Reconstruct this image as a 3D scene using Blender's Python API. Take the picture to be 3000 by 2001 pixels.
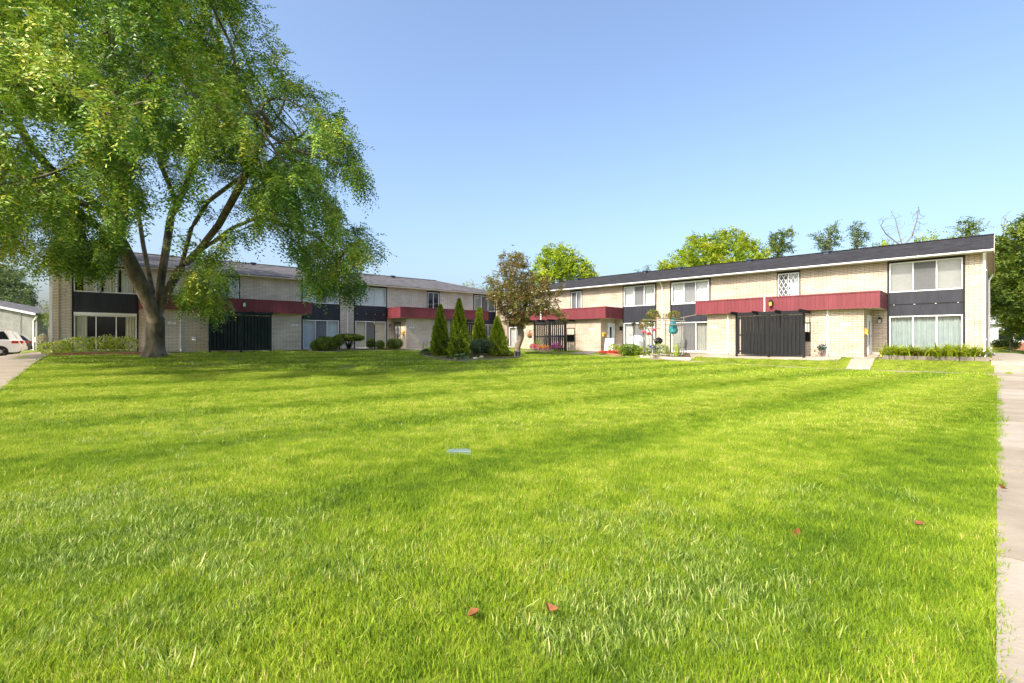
import bpy, math, random
import numpy as np
random.seed(7)
RNG = np.random.default_rng(7)
R = math.radians
for o in list(bpy.data.objects): bpy.data.objects.remove(o)
SC = bpy.context.scene
COL = SC.collection

# ---------------------------------------------------------------- camera, sky, sun, exposure
F, CX, CY = 1455.0, 1500.0, 1000.5          # focal length and centre of the 3000 px wide photograph
CAMZ = 1.35
cam = bpy.data.cameras.new('camera'); camo = bpy.data.objects.new('camera', cam); COL.objects.link(camo)
camo.location = (0, 0, CAMZ); camo.rotation_euler = (R(90), 0, 0)
cam.sensor_width = 36; cam.lens = 36*F/3000; cam.clip_start = .1; cam.clip_end = 3000
SC.camera = camo
SUN_AZ, SUN_EL = math.atan2(-.698, -.716), R(44)     # azimuth from +Y clockwise
W = bpy.data.worlds.new('World'); SC.world = W; W.use_nodes = True
nt = W.node_tree; bg = nt.nodes['Background']
sky = nt.nodes.new('ShaderNodeTexSky'); sky.sky_type = 'NISHITA'; sky.sun_disc = False
sky.sun_elevation = SUN_EL; sky.sun_rotation = SUN_AZ % (2*math.pi)
sky.altitude = 100; sky.air_density = 1.03; sky.dust_density = 5.2; sky.ozone_density = 3.1
nt.links.new(sky.outputs[0], bg.inputs[0]); bg.inputs[1].default_value = .128
sun = bpy.data.lights.new('sun', 'SUN'); suno = bpy.data.objects.new('sun', sun); COL.objects.link(suno)
sun.energy = 2.5; sun.angle = R(.55); sun.color = (1, .93, .80)
from mathutils import Vector, Matrix
SUND = Vector((math.sin(SUN_AZ)*math.cos(SUN_EL), math.cos(SUN_AZ)*math.cos(SUN_EL), math.sin(SUN_EL)))
suno.rotation_euler = SUND.to_track_quat('Z', 'Y').to_euler(); suno.location = (-10, -10, 30)
SC.view_settings.view_transform = 'Standard'; SC.view_settings.look = 'None'
SC.view_settings.exposure = 1.42; SC.view_settings.gamma = 1; SC.view_settings.use_curve_mapping = False
SC.render.engine = 'CYCLES'; SC.cycles.use_denoising = True
SC.cycles.max_bounces = 6; SC.cycles.transparent_max_bounces = 12
SC.cycles.diffuse_bounces = 3; SC.cycles.glossy_bounces = 3; SC.cycles.transmission_bounces = 4
SC.cycles.sample_clamp_indirect = 6
SC.render.resolution_x = 1024; SC.render.resolution_y = 683

# ---------------------------------------------------------------- frames of the two buildings, terrain
def unit(v): v = np.array(v, float); return v/np.linalg.norm(v)
dR = unit([7-1500, F]); nR = unit([-(2918-1500), -F])
dL = unit([3215-1500, F]); nL = np.array([dL[1], -dL[0]])
PR = np.array([22.7614, 23.8601]); PL = np.array([-20.7299, 31.7495])
ZBR, ZBL = .55, .73
def sm(t): t = np.clip(t, 0, 1); return t*t*(3-2*t)
def uv(x, y):
    dx, dy = x-PL[0], y-PL[1]
    u, sl = dx*nL[0]+dy*nL[1], dx*dL[0]+dy*dL[1]
    dx, dy = x-PR[0], y-PR[1]
    v, sr = dx*nR[0]+dy*nR[1], dx*dR[0]+dy*dR[1]
    return u, sl, v, sr
def terrain(x, y):
    x = np.asarray(x, float); y = np.asarray(y, float)
    u, sl, v, sr = uv(x, y)
    z = .66*(1-sm((u-3)/29))
    z = z-.28*sm((-6.9-sl)/3)*sm((12-u)/6)
    z = z+sm((4.6-v)/1.7)*np.maximum(0, .52-z)*sm((sr+4)/3)
    z = z+.04*sm((3.2-u)/1.0)*sm((sl+6.6)/.4)
    z = z+.09*sm((6-u)/4)*sm((sl-2)/8)+.10*sm((6.5-v)/4)*sm((sr-12)/10)
    z = np.where(u < -30, np.minimum(z, .66), z)
    return z+.012*np.sin(x*.9+1.3*y)*np.sin(y*.7-.4*x)
def at(px, py, Z):
    return np.array([(px-CX)/F*Z, Z, CAMZ-(py-CY)/F*Z])
def ground_at(px, py):
    lo = None
    for k in np.arange(1.5, 120, .05):
        p = at(px, py, k)
        if p[2] <= terrain(p[0], p[1]): return p
    return p
def Rp(s, o, z=0): p = PR+s*dR+o*nR; return np.array([p[0], p[1], ZBR+z])
def Lp(s, o, z=0): p = PL+s*dL+o*nL; return np.array([p[0], p[1], ZBL+z])
def onp(px, P, d, n, off):
    A = np.array([(px-CX)/F, 1.]); B = P+off*n; k, s = np.linalg.solve(np.array([A, -d]).T, B); q = A*k
    return np.array([q[0], q[1], float(terrain(q[0], q[1]))])
def onL(px, off): return onp(px, PL, dL, nL, off)
def onR(px, off): return onp(px, PR, dR, nR, off)
def gz(p, dz=0): return np.array([p[0], p[1], float(terrain(p[0], p[1]))+dz])

# ---------------------------------------------------------------- materials
def mat(name, col, rough=.7, var=.0, scale=4., bump=0., spec=.3, col2=None, metal=0., bscale=None, detail=5, squash=None):
    m = bpy.data.materials.new(name); m.use_nodes = True; n = m.node_tree; b = n.nodes['Principled BSDF']
    b.inputs['Roughness'].default_value = rough; b.inputs['Specular IOR Level'].default_value = spec
    b.inputs['Metallic'].default_value = metal
    c = tuple(col)+(1,)
    b.inputs['Base Color'].default_value = c
    if var or col2 or bump:
        tc = n.nodes.new('ShaderNodeTexCoord'); mp = n.nodes.new('ShaderNodeMapping')
        n.links.new(tc.outputs['Object'], mp.inputs[0])
        if squash: mp.inputs['Scale'].default_value = squash
        nz = n.nodes.new('ShaderNodeTexNoise'); nz.inputs['Scale'].default_value = scale; nz.inputs['Detail'].default_value = detail
        nz.inputs['Roughness'].default_value = .62
        n.links.new(mp.outputs[0], nz.inputs['Vector'])
        if var or col2:
            rp = n.nodes.new('ShaderNodeValToRGB')
            c2 = tuple(col2)+(1,) if col2 else tuple(min(1, x*(1+var)) for x in col)+(1,)
            c1 = c if col2 else tuple(x*(1-var) for x in col)+(1,)
            rp.color_ramp.elements[0].color = c1; rp.color_ramp.elements[1].color = c2
            rp.color_ramp.elements[0].position = .32; rp.color_ramp.elements[1].position = .68
            n.links.new(nz.outputs[0], rp.inputs[0]); n.links.new(rp.outputs[0], b.inputs['Base Color'])
        if bump:
            bp = n.nodes.new('ShaderNodeBump'); bp.inputs['Strength'].default_value = bump; bp.inputs['Distance'].default_value = .02
            src = nz
            if bscale:
                src = n.nodes.new('ShaderNodeTexNoise'); src.inputs['Scale'].default_value = bscale; n.links.new(mp.outputs[0], src.inputs['Vector'])
            n.links.new(src.outputs[0], bp.inputs['Height']); n.links.new(bp.outputs[0], b.inputs['Normal'])
    return m

def brick_mat(name, c1, c2, mortar, bw=.40, bh=.088, ms=.010, bump=.6, stain=True):
    m = bpy.data.materials.new(name); m.use_nodes = True; n = m.node_tree; L = n.links; b = n.nodes['Principled BSDF']
    tc = n.nodes.new('ShaderNodeTexCoord'); sp = n.nodes.new('ShaderNodeSeparateXYZ'); L.new(tc.outputs['Object'], sp.inputs[0])
    ad = n.nodes.new('ShaderNodeMath'); ad.operation = 'ADD'; L.new(sp.outputs[0], ad.inputs[0]); L.new(sp.outputs[1], ad.inputs[1])
    cb = n.nodes.new('ShaderNodeCombineXYZ'); L.new(ad.outputs[0], cb.inputs[0]); L.new(sp.outputs[2], cb.inputs[1])
    br = n.nodes.new('ShaderNodeTexBrick'); L.new(cb.outputs[0], br.inputs['Vector'])
    br.inputs['Scale'].default_value = 1; br.inputs['Brick Width'].default_value = bw; br.inputs['Row Height'].default_value = bh
    br.inputs['Mortar Size'].default_value = ms; br.inputs['Mortar Smooth'].default_value = .2; br.inputs['Bias'].default_value = -.1
    br.inputs['Color1'].default_value = tuple(c1)+(1,); br.inputs['Color2'].default_value = tuple(c2)+(1,); br.inputs['Mortar'].default_value = tuple(mortar)+(1,)
    nz = n.nodes.new('ShaderNodeTexNoise'); nz.inputs['Scale'].default_value = .9; nz.inputs['Detail'].default_value = 6
    L.new(tc.outputs['Object'], nz.inputs['Vector'])
    mr = n.nodes.new('ShaderNodeMapRange'); mr.inputs[1].default_value = .3; mr.inputs[2].default_value = .7; mr.inputs[3].default_value = .80; mr.inputs[4].default_value = 1.1
    L.new(nz.outputs[0], mr.inputs[0])
    mx = n.nodes.new('ShaderNodeMix'); mx.data_type = 'RGBA'; mx.blend_type = 'MULTIPLY'; mx.inputs[0].default_value = 1
    L.new(br.outputs['Color'], mx.inputs[6])
    if stain:   # irregular weathering under the foot of the wall
        L.new(mr.outputs[0], mx.inputs[7])
    else:
        mx.inputs[7].default_value = (1, 1, 1, 1)
    L.new(mx.outputs[2], b.inputs['Base Color'])
    iv = n.nodes.new('ShaderNodeMath'); iv.operation = 'SUBTRACT'; iv.inputs[0].default_value = 1; L.new(br.outputs['Fac'], iv.inputs[1])
    fz = n.nodes.new('ShaderNodeTexNoise'); fz.inputs['Scale'].default_value = 30; L.new(tc.outputs['Object'], fz.inputs['Vector'])
    ma = n.nodes.new('ShaderNodeMath'); ma.operation = 'MULTIPLY_ADD'; ma.inputs[1].default_value = .5; L.new(fz.outputs[0], ma.inputs[0]); L.new(iv.outputs[0], ma.inputs[2])
    bp = n.nodes.new('ShaderNodeBump'); bp.inputs['Strength'].default_value = bump; bp.inputs['Distance'].default_value = .02
    L.new(ma.outputs[0], bp.inputs['Height']); L.new(bp.outputs[0], b.inputs['Normal'])
    b.inputs['Roughness'].default_value = .85; b.inputs['Specular IOR Level'].default_value = .2
    return m

def shingle_mat(name, c1, c2):
    m = bpy.data.materials.new(name); m.use_nodes = True; n = m.node_tree; L = n.links; b = n.nodes['Principled BSDF']
    tc = n.nodes.new('ShaderNodeTexCoord'); sp = n.nodes.new('ShaderNodeSeparateXYZ'); L.new(tc.outputs['Object'], sp.inputs[0])
    cb = n.nodes.new('ShaderNodeCombineXYZ'); L.new(sp.outputs[0], cb.inputs[0]); L.new(sp.outputs[1], cb.inputs[1])
    br = n.nodes.new('ShaderNodeTexBrick'); L.new(cb.outputs[0], br.inputs['Vector'])
    br.inputs['Scale'].default_value = 1; br.inputs['Brick Width'].default_value = .33; br.inputs['Row Height'].default_value = .14
    br.inputs['Mortar Size'].default_value = .006; br.inputs['Color1'].default_value = tuple(c1)+(1,); br.inputs['Color2'].default_value = tuple(c2)+(1,)
    br.inputs['Mortar'].default_value = tuple(x*.5 for x in c1)+(1,); br.offset = .37; br.squash = .7; br.squash_frequency = 3
    nz = n.nodes.new('ShaderNodeTexNoise'); nz.inputs['Scale'].default_value = 1.4; nz.inputs['Detail'].default_value = 8; L.new(tc.outputs['Object'], nz.inputs['Vector'])
    mr = n.nodes.new('ShaderNodeMapRange'); mr.inputs[1].default_value = .3; mr.inputs[2].default_value = .7; mr.inputs[3].default_value = .75; mr.inputs[4].default_value = 1.25
    L.new(nz.outputs[0], mr.inputs[0])
    mx = n.nodes.new('ShaderNodeMix'); mx.data_type = 'RGBA'; mx.blend_type = 'MULTIPLY'; mx.inputs[0].default_value = 1
    L.new(br.outputs['Color'], mx.inputs[6]); L.new(mr.outputs[0], mx.inputs[7]); L.new(mx.outputs[2], b.inputs['Base Color'])
    fz = n.nodes.new('ShaderNodeTexNoise'); fz.inputs['Scale'].default_value = 12; L.new(tc.outputs['Object'], fz.inputs['Vector'])
    bp = n.nodes.new('ShaderNodeBump'); bp.inputs['Strength'].default_value = .5; bp.inputs['Distance'].default_value = .02
    L.new(fz.outputs[0], bp.inputs['Height']); L.new(bp.outputs[0], b.inputs['Normal'])
    b.inputs['Roughness'].default_value = .9; b.inputs['Specular IOR Level'].default_value = .15
    return m

def leaf_mat(name, cols, trans=.35, rough=.55, world=0.):
    """cols: 2-4 colours along the per-leaf 'tint' attribute"""
    m = bpy.data.materials.new(name); m.use_nodes = True; n = m.node_tree; L = n.links
    b = n.nodes['Principled BSDF']; out = n.nodes['Material Output']
    a = n.nodes.new('ShaderNodeAttribute'); a.attribute_name = 'tint'
    rp = n.nodes.new('ShaderNodeValToRGB'); e = rp.color_ramp.elements
    while len(e) < len(cols): e.new(.5)
    for i, c in enumerate(cols):
        e[i].position = i/(len(cols)-1); e[i].color = tuple(c)+(1,)
    L.new(a.outputs['Fac'], rp.inputs[0])
    L.new(rp.outputs[0], b.inputs['Base Color']); b.inputs['Roughness'].default_value = rough; b.inputs['Specular IOR Level'].default_value = .3
    t = n.nodes.new('ShaderNodeBsdfTranslucent')
    hs = n.nodes.new('ShaderNodeHueSaturation'); hs.inputs['Value'].default_value = 1.25; hs.inputs['Hue'].default_value = .49; L.new(rp.outputs[0], hs.inputs['Color'])
    L.new(hs.outputs[0], t.inputs[0])
    mx = n.nodes.new('ShaderNodeMixShader'); mx.inputs[0].default_value = trans
    L.new(b.outputs[0], mx.inputs[1]); L.new(t.outputs[0], mx.inputs[2]); L.new(mx.outputs[0], out.inputs[0])
    return m

def glass_mat(name, tint=(.9, .93, .93), base=.07, rough=.02, screen=None):
    m = bpy.data.materials.new(name); m.use_nodes = True; n = m.node_tree; L = n.links
    out = n.nodes['Material Output']; n.nodes.remove(n.nodes['Principled BSDF'])
    tr = n.nodes.new('ShaderNodeBsdfTransparent'); tr.inputs[0].default_value = tuple(tint)+(1,)
    gl = n.nodes.new('ShaderNodeBsdfGlossy'); gl.inputs['Roughness'].default_value = rough
    fr = n.nodes.new('ShaderNodeLayerWeight'); fr.inputs[0].default_value = .5
    pw = n.nodes.new('ShaderNodeMath'); pw.operation = 'POWER'; pw.inputs[1].default_value = 5; L.new(fr.outputs['Facing'], pw.inputs[0])
    ad = n.nodes.new('ShaderNodeMath'); ad.operation = 'MULTIPLY_ADD'; ad.inputs[1].default_value = .9; ad.inputs[2].default_value = base; ad.use_clamp = True; L.new(pw.outputs[0], ad.inputs[0])
    mx = n.nodes.new('ShaderNodeMixShader'); L.new(ad.outputs[0], mx.inputs[0]); L.new(tr.outputs[0], mx.inputs[1]); L.new(gl.outputs[0], mx.inputs[2])
    last = mx
    if screen:
        df = n.nodes.new('ShaderNodeBsdfDiffuse'); df.inputs[0].default_value = tuple(screen)+(1,)
        m2 = n.nodes.new('ShaderNodeMixShader'); m2.inputs[0].default_value = .5; L.new(mx.outputs[0], m2.inputs[1]); L.new(df.outputs[0], m2.inputs[2]); last = m2
    L.new(last.outputs[0], out.inputs[0])
    return m

M = dict(
    brick=brick_mat('cream_brick', (.53, .435, .33), (.64, .545, .44), (.18, .13, .085)),
    brick_l=brick_mat('cream_brick_shade_lifted', (.70, .595, .475), (.80, .70, .59), (.28, .22, .17)),  # same brick, colour brightened and warmed to offset shade on the left row
    brick_far=brick_mat('grey_brick', (.20, .20, .18), (.25, .25, .225), (.14, .14, .125)),
    roof_r=shingle_mat('charcoal_shingle', (.024, .023, .024), (.043, .041, .043)),
    roof_l=shingle_mat('grey_shingle', (.070, .067, .070), (.130, .123, .127)),
    white=mat('white_paint', (.78, .78, .76), .45, .06, 6),
    whiteframe=mat('white_frame', (.80, .80, .79), .4, .04, 9),
    tanpaint=mat('tan_paint', (.50, .42, .31), .5, .08, 5),
    soffit=mat('soffit_paint', (.62, .56, .46), .6, .08, 5),
    trim=mat('dark_trim', (.012, .012, .014), .5, .3, 9),
    spandrel=mat('charcoal_siding', (.030, .031, .040), .5, .22, 3, .15, squash=(1, 1, .2)),
    red=mat('maroon_siding', (.185, .040, .049), .5, .14, 2.4, .15, squash=(1, 1, .25)),
    fence=mat('charcoal_stain', (.010, .010, .011), .65, .4, 7, .5, squash=(1, 1, .12)),
    fence_g=mat('green_black_stain', (.008, .016, .016), .6, .5, 9, .5, squash=(1, 1, .12)),
    black=mat('black_paint', (.010, .010, .011), .45, .3, 8),
    gasket=mat('dark_bronze', (.05, .035, .025), .4, .2, 8),
    glass=glass_mat('window_glass', (.97, .98, .98), .075), screen=glass_mat('window_screen', (.75, .76, .78), .0, .3, (.20, .20, .205)),
    glass_dark=mat('dark_glass', (.012, .014, .018), .05, spec=.7),
    blind_w=mat('white_blind', (.80, .82, .82), .6, .04, 4), blind_b=mat('blue_white_blind', (.66, .73, .74), .6, .05, 3),
    blind_c=mat('cream_blind', (.74, .66, .50), .6, .05, 3), curtain_c=mat('cream_curtain', (.72, .68, .55), .8, .07, 3),
    curtain_t=mat('pale_teal_curtain', (.30, .36, .35), .8, .07, 3), curtain_g=mat('grey_curtain', (.36, .36, .33), .8, .12, 3),
    blind_g=mat('grey_blind', (.45, .46, .455), .6, .06, 3), void=mat('unlit_room', (.02, .02, .022), .9, .2, 2),
    concrete=mat('concrete', (.225, .185, .135), .9, scale=1.6, bump=.3, col2=(.315, .265, .20), bscale=40),
    slab=mat('pale_concrete', (.27, .23, .175), .9, scale=1.2, bump=.25, col2=(.37, .32, .255), bscale=40),
    timber=mat('grey_timber', (.20, .17, .14), .85, .3, 5, .4), mulch=mat('bark_mulch', (.035, .020, .013), .95, .6, 30, 1., bscale=60),
    soil=mat('soil', (.08, .055, .035), .95, .4, 20, .8),
    bark=mat('grey_bark', (.045, .038, .022), .9, scale=3.5, bump=1., col2=(.22, .185, .13), bscale=9, squash=(1, 1, .35)),
    bark_d=mat('dark_bark', (.022, .017, .012), .9, .4, 6, .8),
    bark_p=mat('pale_bark', (.20, .17, .14), .9, .3, 6, .6), bark_t=mat('tan_bark', (.22, .165, .115), .9, .35, 6, .8),
    steel=mat('grey_metal', (.30, .31, .32), .4, .1, 5, metal=.6), brass=mat('brass_paint', (.60, .36, .07), .45, .1, 5),
    rubber=mat('tyre_rubber', (.015, .015, .016), .8, .2, 8), rim=mat('alloy_rim', (.55, .56, .58), .3, .05, 5, metal=.8),
    car_w=mat('white_car_paint', (.78, .79, .80), .18, .02, 3, spec=.6), car_s=mat('silver_car_paint', (.62, .62, .62), .2, .02, 3, spec=.6),
    car_b=mat('navy_car_paint', (.008, .012, .026), .12, .1, 3, spec=.7), red_lens=mat('red_lens', (.40, .02, .02), .15, .1, 5, spec=.6),
    yellow=mat('yellow_paint', (.65, .42, .05), .7, .1, 5), ltblue=mat('teal_fabric', (.004, .05, .14), .7, scale=4.5, col2=(.10, .48, .46)),
    plaque=mat('white_plaque', (.85, .85, .84), .4, .03, 5), ink=mat('black_ink', (.03, .03, .035), .6, .1, 5),
    lamp_glass=mat('lamp_glass', (.55, .50, .38), .2, .1, 5), stone=mat('pale_block', (.50, .42, .33), .9, .2, 8, .5),
    redbrick=mat('red_edging_brick', (.36, .16, .09), .9, .3, 8, .5), cinder=mat('cinder_block', (.13, .125, .115), .95, .3, 14, .6),
    turq=mat('turquoise_plastic', (.13, .20, .17), .75, .35, 8), blue=mat('blue_plastic', (.02, .05, .28), .5, .1, 8),
    orange=mat('orange_plastic', (.75, .16, .04), .5, .1, 8), skyblue=mat('sky_blue_plastic', (.10, .36, .70), .5, .1, 8),
    rust=mat('rusty_iron', (.16, .10, .07), .8, .3, 12), darkleaf=mat('dead_leaf', (.20, .075, .025), .7, .4, 20),
    tealpaint=mat('teal_metal', (.01, .12, .13), .5, .2, 10), vent=mat('blue_grey_vent', (.05, .07, .11), .35, .2, 6),
)
# ---------------------------------------------------------------- mesh helpers
class MB:
    """collects boxes, bars, tubes and faces and links them as ONE mesh object"""
    def __init__(s, sg=1): s.v = []; s.f = []; s.sg = sg
    def add(s, vs, fs):
        k = len(s.v); s.v += [(s.sg*p[0], p[1], p[2]) for p in vs]; s.f += [tuple(i+k for i in f) for f in fs]
    def box(s, x0, x1, y0, y1, z0, z1):
        s.add([(x0, y0, z0), (x1, y0, z0), (x1, y1, z0), (x0, y1, z0), (x0, y0, z1), (x1, y0, z1), (x1, y1, z1), (x0, y1, z1)],
              [(0, 3, 2, 1), (4, 5, 6, 7), (0, 1, 5, 4), (1, 2, 6, 5), (2, 3, 7, 6), (3, 0, 4, 7)]); return s
    def quad(s, a, b, c, d): s.add([a, b, c, d], [(0, 1, 2, 3)]); return s
    def bar(s, p, q, w, h=None):
        p, q = Vector(p), Vector(q); d = (q-p).normalized(); h = h or w
        a = d.cross(Vector((0, 0, 1)) if abs(d.z) < .95 else Vector((0, 1, 0))).normalized(); b = d.cross(a)
        vs = []
        for e in (p, q):
            for i, j in ((-1, -1), (1, -1), (1, 1), (-1, 1)): vs.append(e+a*i*w/2+b*j*h/2)
        s.add(vs, [(0, 1, 2, 3), (7, 6, 5, 4), (0, 4, 5, 1), (1, 5, 6, 2), (2, 6, 7, 3), (3, 7, 4, 0)]); return s
    def tube(s, pts, rs, n=8, cap=True):
        pts = [Vector(p) for p in pts]
        if not hasattr(rs, '__len__'): rs = [rs]*len(pts)
        vs = []; fs = []; up = Vector((.31, .17, .93)); up2 = Vector((1, .1, 0))
        for i, p in enumerate(pts):
            d = (pts[min(i+1, len(pts)-1)]-pts[max(i-1, 0)]).normalized()
            a = d.cross(up if abs(d.dot(up)) < .93 else up2).normalized(); b = d.cross(a)
            for k in range(n):
                t = 2*math.pi*k/n; vs.append(p+(a*math.cos(t)+b*math.sin(t))*rs[i])
        for i in range(len(pts)-1):
            for k in range(n): fs.append((i*n+k, i*n+(k+1) % n, (i+1)*n+(k+1) % n, (i+1)*n+k))
        if cap: fs.append(tuple(range(n))[::-1]); fs.append(tuple((len(pts)-1)*n+k for k in range(n)))
        s.add(vs, fs); return s
    def lathe(s, prof, n=16, c=(0, 0, 0)):
        vs = []; fs = []
        for r, z in prof:
            for k in range(n): t = 2*math.pi*k/n; vs.append((c[0]+r*math.cos(t), c[1]+r*math.sin(t), c[2]+z))
        m = len(prof)
        for i in range(m-1):
            for k in range(n): fs.append((i*n+k, i*n+(k+1) % n, (i+1)*n+(k+1) % n, (i+1)*n+k))
        fs.append(tuple(range(n))[::-1]); fs.append(tuple((m-1)*n+k for k in range(n)))
        s.add(vs, fs); return s
    def build(s, name, m, parent=None, smooth=False):
        me = bpy.data.meshes.new(name); me.from_pydata([tuple(p) for p in s.v], [], s.f); me.update()
        if s.sg < 0: me.flip_normals()
        return link(name, me, m, parent, smooth)
def link(name, me, m, parent=None, smooth=False):
    o = bpy.data.objects.new(name, me); COL.objects.link(o)
    if m: me.materials.append(M[m] if isinstance(m, str) else m)
    if smooth: me.polygons.foreach_set('use_smooth', [True]*len(me.polygons))
    if parent: o.parent = parent
    return o
def tag(o, label=None, cat=None, group=None, kind=None):
    if label: o['label'] = label
    if cat: o['category'] = cat
    if group: o['group'] = group
    if kind: o['kind'] = kind
    return o
def thing(name, label, cat, loc=(0, 0, 0), rz=0, group=None):
    o = bpy.data.objects.new(name, None); COL.objects.link(o); o.empty_display_size = .3
    o.location = tuple(float(c) for c in loc); o.rotation_euler = (0, 0, rz)
    return tag(o, label, cat, group)
def copy_tree(o, parent=None):
    c = o.copy(); COL.objects.link(c); c.parent = parent
    for ch in o.children: copy_tree(ch, c)
    return c
def text(s, size, m, parent, loc, rot, name='lettering'):
    cu = bpy.data.curves.new('t', 'FONT'); cu.body = s; cu.size = size; cu.align_x = 'CENTER'; cu.align_y = 'CENTER'; cu.extrude = .002
    t = bpy.data.objects.new('t', cu); COL.objects.link(t); bpy.context.view_layer.update()
    me = bpy.data.meshes.new_from_object(t.evaluated_get(bpy.context.evaluated_depsgraph_get())); bpy.data.objects.remove(t)
    o = link(name, me, m, parent); o.location = loc; o.rotation_euler = rot; return o

def quad_mesh(name, Q, tint, m, parent=None, origin=(0, 0, 0)):
    """Q: (N,4,3) world quads -> one mesh, 'tint' per leaf"""
    n = len(Q); me = bpy.data.meshes.new(name)
    me.vertices.add(4*n); me.loops.add(4*n); me.polygons.add(n)
    me.vertices.foreach_set('co', (Q.reshape(-1, 3)-np.array(origin)).astype(np.float32).ravel())
    me.loops.foreach_set('vertex_index', np.arange(4*n, dtype=np.int32))
    me.polygons.foreach_set('loop_start', np.arange(0, 4*n, 4, dtype=np.int32))
    me.polygons.foreach_set('loop_total', np.full(n, 4, dtype=np.int32))
    me.update(); a = me.attributes.new('tint', 'FLOAT', 'POINT'); a.data.foreach_set('value', np.repeat(np.clip(tint, 0, 1), 4).astype(np.float32))
    return link(name, me, m, parent)
def nrm(a): return a/np.maximum(np.linalg.norm(a, axis=-1, keepdims=True), 1e-9)
def rand_dirs(n): return nrm(RNG.normal(size=(n, 3)))
def leaf_quads(P, D, N, ln, wd, kite=True):
    """leaf of length ln along D, width wd, facing about N"""
    D = nrm(D); S = nrm(np.cross(D, N)); ln = np.asarray(ln).reshape(-1, 1); wd = np.asarray(wd).reshape(-1, 1)
    a = P; c = P+D*ln; mid = P+D*ln*.45
    return np.stack([a, mid+S*wd/2, c, mid-S*wd/2], 1)

# ---------------------------------------------------------------- trees
def in_poly(px, py, poly):
    ins = np.zeros(px.shape, bool); j = len(poly)-1
    for i in range(len(poly)):
        xi, yi = poly[i]; xj, yj = poly[j]
        c = ((yi > py) != (yj > py)) & (px < (xj-xi)*(py-yi)/((yj-yi) if yj != yi else 1e-9)+xi)
        ins ^= c; j = i
    return ins
def poly_dist(px, py, poly):
    d = np.full(px.shape, 1e9)
    for i in range(len(poly)):
        ax, ay = poly[i-1]; bx, by = poly[i]
        t = np.clip(((px-ax)*(bx-ax)+(py-ay)*(by-ay))/((bx-ax)**2+(by-ay)**2+1e-9), 0, 1)
        d = np.minimum(d, np.hypot(px-ax-t*(bx-ax), py-ay-t*(by-ay)))
    return d
def crown_points(poly, Z, n, depth, lump=0.):
    """points inside a crown outline, with a rounded depth about distance Z"""
    P = np.array(poly, float); lo, hi = P.min(0), P.max(0); out = []
    tot = 0
    while tot < n:
        px = RNG.uniform(lo[0], hi[0], 4*n); py = RNG.uniform(lo[1], hi[1], 4*n)
        k = in_poly(px, py, poly); px, py = px[k], py[k]
        dd = poly_dist(px, py, poly)/F*Z
        lim = depth*np.sqrt(1-(1-np.clip(dd/depth, 0, 1))**2)
        q = Z+RNG.uniform(-1, 1, len(px))*lim
        keep = RNG.uniform(0, 1, len(px)) < (lim/depth)*.85+.15
        px, py, q = px[keep], py[keep], q[keep]
        out.append(np.stack([(px-CX)/F*q, q, CAMZ-(py-CY)/F*q], 1)); tot += len(px)
    return np.concatenate(out)[:n]
def colonize(A, chains, step, infl, kill, iters=140):
    """space colonisation: attractors A, chains = seed polylines [(pts, parent_chain, parent_index)]"""
    nodes = []; par = []; idx = {}
    for ci, (pts, pc, pi) in enumerate(chains):
        prev = idx[(pc, pi)] if pc is not None else -1
        prevp = np.array(nodes[prev]) if prev >= 0 else None
        for j, p in enumerate(pts):
            p = np.array(p, float)
            if prevp is not None:
                d = np.linalg.norm(p-prevp); m = max(1, int(round(d/step)))
                for k in range(1, m+1):
                    nodes.append(prevp+(p-prevp)*k/m); par.append(prev); prev = len(nodes)-1
            else:
                nodes.append(p); par.append(-1); prev = len(nodes)-1
            idx[(ci, j)] = prev; prevp = p
    A = A.copy(); N = np.array(nodes)
    best = np.full(len(A), 1e9); bi = np.zeros(len(A), int)
    def upd(new, off):
        nonlocal best, bi
        if not len(new): return
        for s in range(0, len(new), 400):
            D = np.linalg.norm(A[:, None]-new[None, s:s+400], axis=2); k = D.argmin(1); d = D[np.arange(len(A)), k]
            m = d < best; best[m] = d[m]; bi[m] = k[m]+off+s
    upd(N, 0)
    for it in range(iters):
        act = best < infl
        if not act.any(): break
        acc = np.zeros((len(N), 3)); v = nrm(A[act]-N[bi[act]]); np.add.at(acc, bi[act], v)
        g = np.unique(bi[act]); d = nrm(acc[g]+RNG.normal(0, .12, (len(g), 3)))
        new = N[g]+d*step; off = len(N)
        N = np.concatenate([N, new]); par += list(g)
        upd(new, off)
        k = best > kill
        A, best, bi = A[k], best[k], bi[k]
        if not len(A): break
    return N, np.array(par)
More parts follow.
